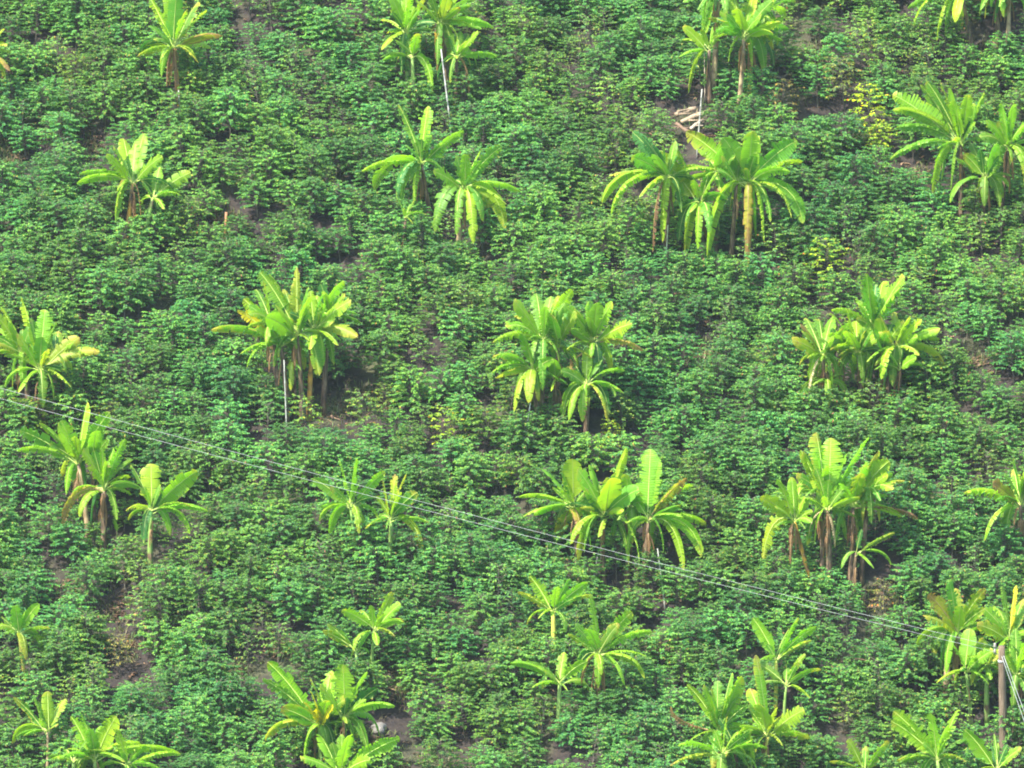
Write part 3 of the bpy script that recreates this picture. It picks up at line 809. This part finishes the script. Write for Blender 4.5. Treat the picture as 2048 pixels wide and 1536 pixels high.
plant(tP, 'banana plant behind the middle of the widest clump', (1190, 520), (1180, 1250), '1000,250,b 1110,280,b 1250,230,g 1380,330,g 1080,520,b 1240,680,g', dry=1, fill=1, L0=1.5)
plant(tC, 'banana plant at the top edge right behind the bushy yellow-green one', (480, 80), (470, 480), '545,10,l 430,-50,b 610,110,l 350,40,l 540,180,l', dry=1, fill=1, L0=1.3, stem='tan')
plant(tB, 'banana plant at the top edge behind the fruiting one', (640, 70), (650, 420), '560,-40,g 720,-30,b 640,-60,b 500,90,g 780,90,g', dry=1, fill=1, L0=1.3)
plant(tD, 'banana plant behind the wires nearest the left edge, small drooping leaves', (330, 600), (330, 900), '440,520,b 540,600,l 400,700,g 260,430,b 350,450,g 430,780,l', dry=1, fill=0, L0=1.2)
plant(tT, 'low banana plant at the back between the fanned and the orange-leaved plants', (900, 600), (930, 1200), '1060,100,b 940,260,b 830,330,l 1120,480,g 780,500,b 1080,640,g', dry=1, fill=0, L0=1.3)

# ------------------------------------------------------------------ canes propping up the bananas
def cane(x0, y0, x1, y1, label, r=.018, col=(.30, .29, .24), dep=-.35, sub=55):
    B = at_ground(x1, y1 + sub)
    T = at_depth(x0, y0, B + F * 0.0 + Vector((0, 0, 0)), 0)
    T = at_depth(x0, y0, B, 0.35)
    T = T + F * ((B.y - T.y) * .6)
    T = at_depth(x0, y0, T)
    mb = MB()
    n = 9
    pts, rr = [], []
    for i in range(n):
        t = i / (n - 1)
        pts.append((T - B) * t - Vector((0, 0, .05)) * (1 - t)); rr.append(r * (1.15 - .3 * t))
        if 0 < i < n - 1:
            pts.append((T - B) * (t + .006)); rr.append(r * 1.35)
            pts.append((T - B) * (t + .012)); rr.append(r * (1.1 - .3 * t))
    mb.tube(pts, rr, 7)
    o = mb.build('prop_cane', [M_CANE], None, B)
    o.color = col + (1,)
    tag(o, label, 'cane', 'canes propping up the banana plants')
cane(357, 180, 365, 245, 'pale cane prop under the lone banana plant at the top left')
cane(882, 98, 906, 236, 'long white cane leaning under the banana plant with the orange fruit bunch', .024, (.32, .32, .29))
cane(1404, 178, 1393, 262, 'white cane standing beside the pale logs', .022, (.26, .26, .22))
cane(1408, 40, 1410, 150, 'thin grey cane left of the tall pale brown banana stem', .015, (.35, .30, .22))
cane(1336, 450, 1329, 500, 'thin cane under the left plant of the widest banana clump', .018, (.45, .48, .34))
cane(568, 720, 575, 850, 'white upright cane in front of the clump with the yellow rolled leaf', .020, (.26, .27, .23))
cane(1061, 805, 1044, 858, 'leaning grey cane at the left foot of the middle banana clump', .018, (.55, .56, .52))
cane(1197, 1102, 1184, 1128, 'short grey cane leaning left under the broad-leaved clump', .018, (.28, .29, .25), sub=45)
cane(1315, 1097, 1331, 1166, 'grey cane leaning right under the right side of the broad-leaved clump', .018, (.28, .29, .25))
cane(1730, 905, 1728, 900 + 30, 'thin pale stake above the clump over the pole wires', .014, (.5, .5, .44), sub=40)

# ------------------------------------------------------------------ utility pole and wires
def pole(px, py_base, py_top, r0, label, sub=0):
    B = at_ground(px[0], py_base + sub)
    T = at_depth(px[1], py_top, B)
    T = T + F * ((B.y - T.y) / F.y); T = at_depth(px[1], py_top, T)
    root = empty('utility_pole', B)
    tag(root, label, 'utility pole')
    mb = MB()
    n = 9
    mb.tube([(T - B) * (i / (n - 1)) - Vector((0, 0, .1 * (i == 0))) for i in range(n)], [r0 * (1.1 - .32 * i / (n - 1)) for i in range(n)], 12, wob=.03)
    s = mb.build('shaft', [M_WOOD], root); s.color = (.15, .11, .075, 1)
    for dz in (.06, .22):
        mi = MB()
        c = (T - B) - Vector((0, 0, dz))
        mi.tube([c + Vector((-.09, -.02, 0)), c + Vector((-.17, -.04, 0)), c + Vector((-.18, -.04, .05))], [.015, .015, .012], 6)
        mi.tube([c + Vector((-.18, -.04, .03)), c + Vector((-.18, -.04, .07)), c + Vector((-.18, -.04, .12)), c + Vector((-.18, -.04, .15))], [.04, .045, .03, .035], 8)
        i_ = mi.build('insulator', [M_CANE], root); i_.color = (.30, .28, .24, 1)
    mb = MB(); c = (T - B) - Vector((0, 0, .45))
    mb.tube([c, c + Vector((0, 0, .06))], [r0 * .86, r0 * .86], 12)
    b = mb.build('band', [M_WIRE], root); b.color = (.4, .4, .4, 1)
    return B, T
PB, PT = pole((2008, 2003), 1500, 1292, .115, 'weathered brown wooden utility pole at the lower right holding the wires', sub=40)
QB, QT = pole((-1500, -1500), 690, 300, .13, 'wooden utility pole uphill beyond the left edge holding the far wire ends')

def wire(a, b, sag, label, r=.0044, n=40, col=(.33, .35, .34)):
    mb = MB()
    pts = [a.lerp(b, i / n) - Vector((0, 0, sag * 4 * (i / n) * (1 - i / n))) for i in range(n + 1)]
    c0 = Vector(a)
    mb.tube([p - c0 for p in pts], [r] * (n + 1), 6)
    o = mb.build('overhead_wire', [M_WIRE], None, c0)
    o.color = col + (1,)
    tag(o, label, 'wire')
# far ends placed so the spans cross the frame as photographed
def span(y_left, y_mid, top, label):
    A = Vector(top)
    # far end on the second pole, its height solved from the left crossing
    E = Vector(QT)
    best = None
    for k in range(60):
        h = -2 + k * .12
        for s in (0.1, .2, .3, .4, .55, .7, .9):
            e = E + Vector((0, 0, h))
            err = 0
            pts = [A.lerp(e, i / 60) - Vector((0, 0, s * 4 * (i / 60) * (1 - i / 60))) for i in range(61)]
            pp = [to_px(p) for p in pts]
            for X, Yt in ((0, y_left), (683, y_mid)):
                for q in range(60):
                    if pp[q][0] >= X > pp[q + 1][0]:
                        u = (X - pp[q][0]) / (pp[q + 1][0] - pp[q][0])
                        err += abs(pp[q][1] + u * (pp[q + 1][1] - pp[q][1]) - Yt)
            if best is None or err < best[0]: best = (err, h, s)
    print('span', best, E)
    wire(A, E + Vector((0, 0, best[1])), best[2], label)
    return best
TA = at_depth(1994, 1294, PT); TB = at_depth(1990, 1304, PT, -.05)
span(775, 962, TA, 'upper of the two thin overhead wires crossing the picture to the pole')
span(796, 977, TB, 'lower of the two thin overhead wires crossing the picture to the pole')
def guy(px0, px1, label, dd):
    a = at_depth(px0[0], px0[1], PT)
    g = at_ground(*px1)
    wire(a, g, .02, label, r=.008, n=10)
guy((2001, 1305), (2118, 1640), 'left guy wire slanting from the pole top down to the right edge', 0)
guy((2006, 1308), (2134, 1650), 'right guy wire slanting from the pole top down to the right edge', 0)

# ------------------------------------------------------------------ logs, stump, rock, scraps
def log(x0, y0, x1, y1, r, col, label, name='cut_log', cat='log'):
    A = at_ground(x0, y0); B_ = at_ground(x1, y1)
    A = A + Vector((0, 0, r + .35)); B_ = B_ + Vector((0, 0, r + .38))
    mb = MB()
    mb.tube([(B_ - A) * t + Vector((0, 0, rnd.uniform(-.02, .02))) for t in (0, .25, .5, .75, 1)], [r * rnd.uniform(.85, 1.1) for _ in range(5)], 9, wob=.1)
    for q in range(3):
        mb.tube([(B_ - A) * rnd.random(), (B_ - A) * rnd.random() + Vector((rnd.uniform(-.3, .3), rnd.uniform(-.2, .2), rnd.uniform(-.15, .12)))], [r * .5, r * .25], 6)
    o = mb.build(name, [M_WOOD], None, A); o.color = col + (1,)
    tag(o, label, cat, 'pale logs lying on the bare soil')
log(1350, 258, 1392, 246, .075, (.25, .185, .12), 'pale log lying leftmost in the pile by the white cane, upper right')
log(1362, 272, 1412, 255, .07, (.30, .23, .15), 'pale log lying across the pile right of the white cane')
log(1352, 275, 1376, 292, .055, (.18, .12, .08), 'short tan log at the front of the pale pile')
log(1380, 285, 1402, 270, .05, (.33, .27, .2), 'short whitish log at the right front of the pale pile')

def stump(px, py, h, r, col, label):
    B = at_ground(px, py + 60); h += .4
    mb = MB()
    mb.tube([Vector((0, 0, -.1)), Vector((.01, 0, h * .5)), Vector((.03, 0, h))], [r * 1.15, r, r * .85], 9, wob=.08)
    o = mb.build('banana_stump', [M_STEM], None, B); o.color = col + (.6,)
    tag(o, label, 'stump', 'stumps of cut banana stems')
stump(451, 425, .5, .045, (.28, .13, .06), 'short reddish cut banana stump alone among the coffee, upper left')
stump(1892, 1352, 1.0, .09, (.30, .20, .13), 'brown cut banana stump at the left foot of the plants by the utility pole')
stump(1155, 1140, .5, .07, (.30, .17, .09), 'reddish cut banana stump in front of the broad-leaved clump')

def rock(px, py, s, label):
    import bmesh
    B = at_ground(px, py)
    bm = bmesh.new()
    bmesh.ops.create_icosphere(bm, subdivisions=3, radius=1)
    for v in bm.verts:
        n = 1 + .18 * math.sin(v.co.x * 3 + 1) + .14 * math.sin(v.co.y * 4 + v.co.z * 3) + rnd.uniform(-.03, .03)
        v.co = Vector((v.co.x * s[0] * n, v.co.y * s[1] * n, v.co.z * s[2] * n))
    m = bpy.data.meshes.new('boulder'); bm.to_mesh(m); bm.free()
    m.materials.append(M_ROCK)
    o = link(bpy.data.objects.new('boulder', m)); o.location = B + Vector((0, 0, s[2] * .5)); o.color = (.17, .16, .14, 1)
    tag(o, label, 'rock')
rock(757, 1462, (.24, .22, .15), 'pale grey boulder right of the broad-leaved banana plant near the bottom')

# ------------------------------------------------------------------ the coffee field
bare = [(120, 1175, 48, 24), (235, 1205, 38, 34), (245, 1285, 42, 24), (180, 285, 26, 34), (682, 815, 52, 30), (745, 790, 40, 26), (450, 1335, 40, 16), (350, 1285, 30, 18),
        (1385, 235, 62, 46), (1560, 190, 50, 40), (800, 1515, 110, 22), (735, 1480, 40, 24), (690, 390, 26, 22), (1830, 345, 52, 22), (1765, 1185, 60, 26),
        (1945, 712, 42, 22), (1725, 1325, 40, 18), (795, 1085, 34, 14), (800, 1365, 28, 26), (1085, 1405, 34, 20), (700, 75, 26, 24), (1735, 490, 22, 24), (440, 425, 30, 12), (20, 300, 24, 30),
        (1840, 985, 36, 18), (1640, 110, 24, 26), (1400, 700, 24, 30), (1320, 1290, 24, 16), (640, 590, 10, 10), (1350, 1180, 30, 10), (560, 1290, 20, 14), (1960, 110, 40, 26)]
openings = [(235, 1212, 26, 34), (118, 1178, 30, 14), (240, 1285, 30, 22), (690, 812, 34, 20), (1385, 246, 30, 22), (1565, 185, 22, 20), (800, 1515, 60, 12), (1830, 350, 28, 8), (1725, 1322, 14, 8), (1960, 712, 16, 8), (790, 1372, 12, 14), (445, 418, 6, 10), (180, 290, 10, 16), (757, 1455, 8, 12)]
def in_bare(p):
    x, y = to_px(p)
    for bx, by, rx, ry in bare:
        if ((x - bx) / (rx + 3)) ** 2 + ((y - by) / (ry + 2)) ** 2 < 1: return True
    for bx, by, rx, ry in openings:
        for o in (0, 30, 60, 85):
            if ((x - bx) / (rx + 22)) ** 2 + ((y - o - by) / ry) ** 2 < 1: return True
    return False
spots = []
dx, dy = 0.78, 0.76
j = 0
y = -23.0
while y < 21.5:
    x = -20.0 + (0.5 * dx if j % 2 else 0)
    while x < 20.0:
        X = x + rnd.gauss(0, .13) + .25 * math.sin(y * .7); Y = y + rnd.gauss(0, .13) + .3 * math.sin(x * .5)
        x += dx
        p = Vector((X, Y, gz(X, Y)))
        if rnd.random() < .022 or in_bare(p + Vector((0, 0, .2))): continue
        if any(abs(X - a) < .2 and -.15 < Y - b < .25 for a, b in BASES): continue
        spots.append(p)
    y += dy; j += 1
special = [(1740, 215, 'sparse coffee bush with bright yellow leaves left of the upper right banana clump', (4.2, 2.1, .4), 8, 1.0),
           (1762, 262, 'small yellow-green coffee bush just below the bright yellow one at the upper right', (2.6, 1.5, .5), 5, .75),
           (1660, 515, 'spreading yellow-green coffee bush right of the widest banana clump', (2.8, 1.6, .5), 8, 1.1),
           (895, 850, 'yellow-green coffee bush left of the middle banana clump', (2.6, 1.5, .5), 8, .95),
           (1228, 868, 'small coffee bush with bright yellow shoots at the right foot of the middle banana clump', (3.8, 2.0, .3), 8, .6),
           (1570, 190, 'bare reddish brown dying coffee bush below the bushy plant at the top edge', (2.3, .75, .9), 9, 1.1),
           (735, 830, 'thin pale coffee bush on the bare soil right of the white cane clump', (1.7, 1.1, .9), 8, 1.0),
           (1768, 1190, 'dry brown twiggy coffee bush right of the thick-stemmed banana clump', (2.0, .8, .9), 9, .9),
           (240, 1300, 'dry tan coffee bush on the bare patch at the lower left', (2.6, .95, 1.1), 9, .8),
           (620, 830, 'thin yellow-green coffee bush left of the bare soil by the white cane', (1.9, 1.3, .8), 8, .9),
           (1690, 150, 'brownish thin coffee bush between the two top right banana clumps', (1.9, .9, .9), 8, 1.1)]
SPOTS = []
for px, py, lab, col, ti, sc in special:
    p = at_ground(px, py + 66 * sc)
    p = Vector((p.x, p.y, gz(p.x, p.y)))
    spots = [q for q in spots if (q - p).length > .75]
    SPOTS.append((p, lab, col, ti, sc))

def lowf(x, y, a, b, c): return .5 + .5 * math.sin(x * a + math.sin(y * b + c) * 2.0 + c)
info = []
for p in spots:
    u = lowf(p.x, p.y, .5, .43, 1.1); v = lowf(p.y, p.x, .61, .37, 4.0)
    q = rnd.random()
    ti = rnd.randrange(8)
    if q < .05 + .10 * v: ti = 8
    elif q < .07 + .12 * v: ti = 9
    sc = rnd.uniform(.62, .95)
    k = rnd.uniform(.72, 1.35)
    warm = (u - .5) * .5 + rnd.gauss(0, .22) + .08
    tint = (k * (1 + .55 * max(-.5, warm)), k * (1 + .10 * warm), k * (1 - .3 * warm))
    if ti >= 8: tint = (tint[0] * 1.35, tint[1] * 1.05, tint[2])
    px, py = to_px(p + Vector((0, 0, .7)))
    vis = -20 < px < 2068 and -20 < py < 1600
    info.append([p, ti, sc, rnd.uniform(0, 6.28), tint, vis, py])
vis_i = sorted([i for i in range(len(info)) if info[i][5]], key=lambda i: -info[i][6])
single = set(vis_i[:300 - len(SPOTS)])
print('bushes', len(info), 'visible', len(vis_i))

SRC = {}
def bush_obj(p, ti, sc, rz, tint, label, group):
    root = empty('coffee_bush', p - Vector((0, 0, .03)))
    root.rotation_euler = (rnd.uniform(-.06, .06), rnd.uniform(-.06, .06), rz)
    root.scale = (sc, sc, sc * rnd.uniform(.92, 1.05))
    tag(root, label, 'coffee bush', group)
    f = bpy.data.objects.new('foliage', TEMPL[ti][3]); link(f, root); f.color = tint + (1,)
    SRC.setdefault(('foliage', ti), f)
    s = bpy.data.objects.new('stems', TEMPL[ti][4]); SRC.setdefault(('stems', ti), s); link(s, root); s.color = (.10, .088, .065, 1)
for p, lab, col, ti, sc in SPOTS:
    bush_obj(p, ti, sc, rnd.uniform(0, 6.28), col, lab, 'discoloured coffee bushes')
LAND = [((200, 1060), 'the orange-leaved banana at the left'), ((700, 1110), 'the two bananas under the wires'), ((1190, 1130), 'the broad-leaved banana clump'),
        ((1660, 1150), 'the thick-stemmed banana clump'), ((2040, 1100), 'the banana at the right edge'), ((45, 1330), 'the lone banana at the left edge'), ((300, 1290), 'the bare patch at lower left'),
        ((745, 1340), 'the slender thin-stemmed banana'), ((1110, 1300), 'the yellow-stemmed banana'), ((1210, 1400), 'the leaning banana right of centre'), ((1560, 1340), 'the V-leaved banana'),
        ((1780, 1340), 'the dark gap left of the pole'), ((1940, 1420), 'the bananas by the utility pole'), ((640, 1510), 'the yellow-scrapped banana'), ((760, 1470), 'the pale boulder'), ((95, 1510), 'the ragged banana in the bottom left corner'),
        ((195, 1530), 'the bright banana at bottom left'), ((450, 1400), 'the open coffee rows at lower left'), ((1000, 1480), 'the open coffee rows at bottom centre'), ((1450, 1500), 'the banana with the brown dead leaf'),
        ((1730, 1530), 'the banana tops at the bottom edge'), ((1890, 1520), 'the bright banana at bottom right'), ((950, 1200), 'the open coffee rows below the wires'), ((1400, 1300), 'the open rows right of the leaning banana')]
for i in sorted(single):
    p, ti, sc, rz, tint, _, _ = info[i]
    px, py = to_px(p + Vector((0, 0, .9)))
    d, (lx, ly), nm = min((math.hypot(px - l[0][0], py - l[0][1]), l[0], l[1]) for l in LAND)
    if abs(px - lx) > 1.3 * abs(py - ly): side = 'right of' if px > lx else 'left of'
    else: side = 'below' if py > ly else 'above'
    if 'rows' in nm or 'gap' in nm or 'patch' in nm: side = {'right of': 'on the right of', 'left of': 'on the left of', 'below': 'at the front of', 'above': 'at the back of'}[side]
    look = ('thin twiggy' if ti >= 8 else 'yellowish green' if tint[0] > 1.22 * tint[2] else 'bluish dark green' if tint[1] < .88 else 'bright green' if tint[1] > 1.12 else 'mid green')
    if sc > .87: look = 'large ' + look
    elif sc < .69: look = 'small ' + look
    if len((look + side + nm).split()) > 11: look = look.replace('yellowish green', 'yellowish').replace('bluish dark green', 'bluish').replace('bright green', 'bright').replace('mid green', 'green').replace('thin twiggy', 'twiggy')
    lab = look + ' coffee bush ' + side + ' ' + nm
    bush_obj(p, ti, sc, rz, tint, lab, lab.replace('coffee bush', 'coffee bushes'))

# the rest of the field, past the 300 that show largest
def fast_mesh(name, V, T):
    m = bpy.data.meshes.new(name)
    m.vertices.add(len(V)); m.vertices.foreach_set('co', V.astype(np.float32).ravel())
    k = T.shape[1]
    m.loops.add(len(T) * k); m.loops.foreach_set('vertex_index', T.astype(np.int32).ravel())
    m.polygons.add(len(T)); m.polygons.foreach_set('loop_start', (np.arange(len(T)) * k).astype(np.int32))
    m.update(calc_edges=True)
    return m
P_, T_, I_, R_, S_ = [], [], [], [], []
for i, (p, ti, sc, rz, tint, _, _) in enumerate(info):
    if i in single: continue
    P_.append(tuple(p - Vector((0, 0, .03)))); T_.append(tint + (1,)); I_.append(ti)
    R_.append((rnd.uniform(-.06, .06), rnd.uniform(-.06, .06), rz)); S_.append(sc)
m = bpy.data.meshes.new('coffee_field')
m.from_pydata(P_, [], [])
m.attributes.new('tint', 'FLOAT_COLOR', 'POINT').data.foreach_set('color', np.array(T_, dtype=np.float32).ravel())
m.attributes.new('kind_index', 'INT', 'POINT').data.foreach_set('value', np.array(I_, dtype=np.int32))
m.attributes.new('turn', 'FLOAT_VECTOR', 'POINT').data.foreach_set('vector', np.array(R_, dtype=np.float32).ravel())
m.attributes.new('size', 'FLOAT', 'POINT').data.foreach_set('value', np.array(S_, dtype=np.float32))
field = link(bpy.data.objects.new('coffee_field', m))
tag(field, 'mass of dark green coffee bushes covering the upper and middle slope', 'coffee bushes', None, 'stuff')
field.color = (.10, .088, .065, 1)
ng = bpy.data.node_groups.new('coffee_field', 'GeometryNodeTree')
ng.interface.new_socket('Geometry', in_out='INPUT', socket_type='NodeSocketGeometry')
ng.interface.new_socket('Geometry', in_out='OUTPUT', socket_type='NodeSocketGeometry')
gi = ng.nodes.new('NodeGroupInput'); go = ng.nodes.new('NodeGroupOutput')
jn = ng.nodes.new('GeometryNodeJoinGeometry')
def named(nm, ty):
    n = ng.nodes.new('GeometryNodeInputNamedAttribute'); n.data_type = ty; n.inputs['Name'].default_value = nm
    return n.outputs[0]
kd, tu, sz = named('kind_index', 'INT'), named('turn', 'FLOAT_VECTOR'), named('size', 'FLOAT')
for ti in range(len(TEMPL)):
    cmp_ = ng.nodes.new('FunctionNodeCompare'); cmp_.data_type = 'INT'; cmp_.operation = 'EQUAL'
    ai = [x for x in cmp_.inputs if x.enabled]
    ng.links.new(kd, ai[0]); ai[1].default_value = ti
    for key, mat in (('foliage', M_FIELD), ('stems', M_TWIG)):
        src = SRC.get((key, ti))
        if src is None: continue
        oi_ = ng.nodes.new('GeometryNodeObjectInfo'); oi_.inputs['Object'].default_value = src
        sm_ = ng.nodes.new('GeometryNodeSetMaterial'); sm_.inputs['Material'].default_value = mat
        ng.links.new(oi_.outputs['Geometry'], sm_.inputs['Geometry'])
        ip = ng.nodes.new('GeometryNodeInstanceOnPoints')
        ng.links.new(gi.outputs[0], ip.inputs['Points']); ng.links.new(cmp_.outputs[0], ip.inputs['Selection'])
        ng.links.new(sm_.outputs[0], ip.inputs['Instance'])
        e2r = ng.nodes.new('FunctionNodeEulerToRotation'); ng.links.new(tu, e2r.inputs[0])
        ng.links.new(e2r.outputs[0], ip.inputs['Rotation']); ng.links.new(sz, ip.inputs['Scale'])
        ng.links.new(ip.outputs[0], jn.inputs[0])
ng.links.new(jn.outputs[0], go.inputs[0])
md = field.modifiers.new('coffee_field', 'NODES'); md.node_group = ng
print('field bushes', len(P_), [len(t[1]) for t in TEMPL])

# ------------------------------------------------------------------ weeds and dry litter on the bare soil
def blades(name, label, cat, cols, n, ln, spread, flat):
    V, T, C = [], [], []
    for k in range(n):
        if rnd.random() < spread:
            bx, by, rx, ry = rnd.choice(bare)
            p = at_ground(bx + rnd.gauss(0, rx * .7), by + rnd.gauss(0, ry * .7) + 10)
        else:
            X, Y = rnd.uniform(-18, 18), rnd.uniform(-20, 18)
            p = Vector((X, Y, gz(X, Y)))
        base = rnd.choice(cols)
        for b in range(4):
            az = rnd.uniform(0, 6.28); el = R(rnd.uniform(*flat)); L = ln * rnd.uniform(.5, 1.2)
            d = Vector((math.cos(az) * math.cos(el), math.sin(az) * math.cos(el), math.sin(el)))
            s = Vector((-math.sin(az), math.cos(az), 0)) * L * .06
            if cat == 'litter': s *= 3.5
            q = p + Vector((rnd.uniform(-.1, .1), rnd.uniform(-.1, .1), .03))
            i0 = len(V)
            V += [q - s * .6, q + s * .6, q + d * L * .5 + s, q + d * L * .5 - s, q + d * L - Vector((0, 0, L * .25 * math.cos(el)))]
            T += [(i0, i0 + 1, i0 + 2), (i0, i0 + 2, i0 + 3), (i0 + 3, i0 + 2, i0 + 4)]
            j = rnd.uniform(.7, 1.25)
            C += [[base[0] * j, base[1] * j, base[2] * j, 1]] * 5
    m = fast_mesh(name, np.array([tuple(v) for v in V]), np.array(T))
    a = m.attributes.new('leafcol', 'FLOAT_COLOR', 'POINT')
    a.data.foreach_set('color', np.array(C, dtype=np.float32).ravel())
    m.materials.append(M_BUSH)
    o = link(bpy.data.objects.new(name, m))
    tag(o, label, cat, None, 'stuff')
blades('grass', 'short green and straw coloured grass on the bare soil patches', 'grass', [(.10, .17, .05), (.16, .20, .06), (.22, .19, .10), (.12, .16, .06)], 5000, .20, .65, (25, 85))
blades('leaf_litter', 'dry brown fallen leaves on the soil between the bushes', 'litter', [(.22, .13, .08), (.32, .21, .13), (.14, .09, .07)], 2500, .16, .6, (-5, 25))
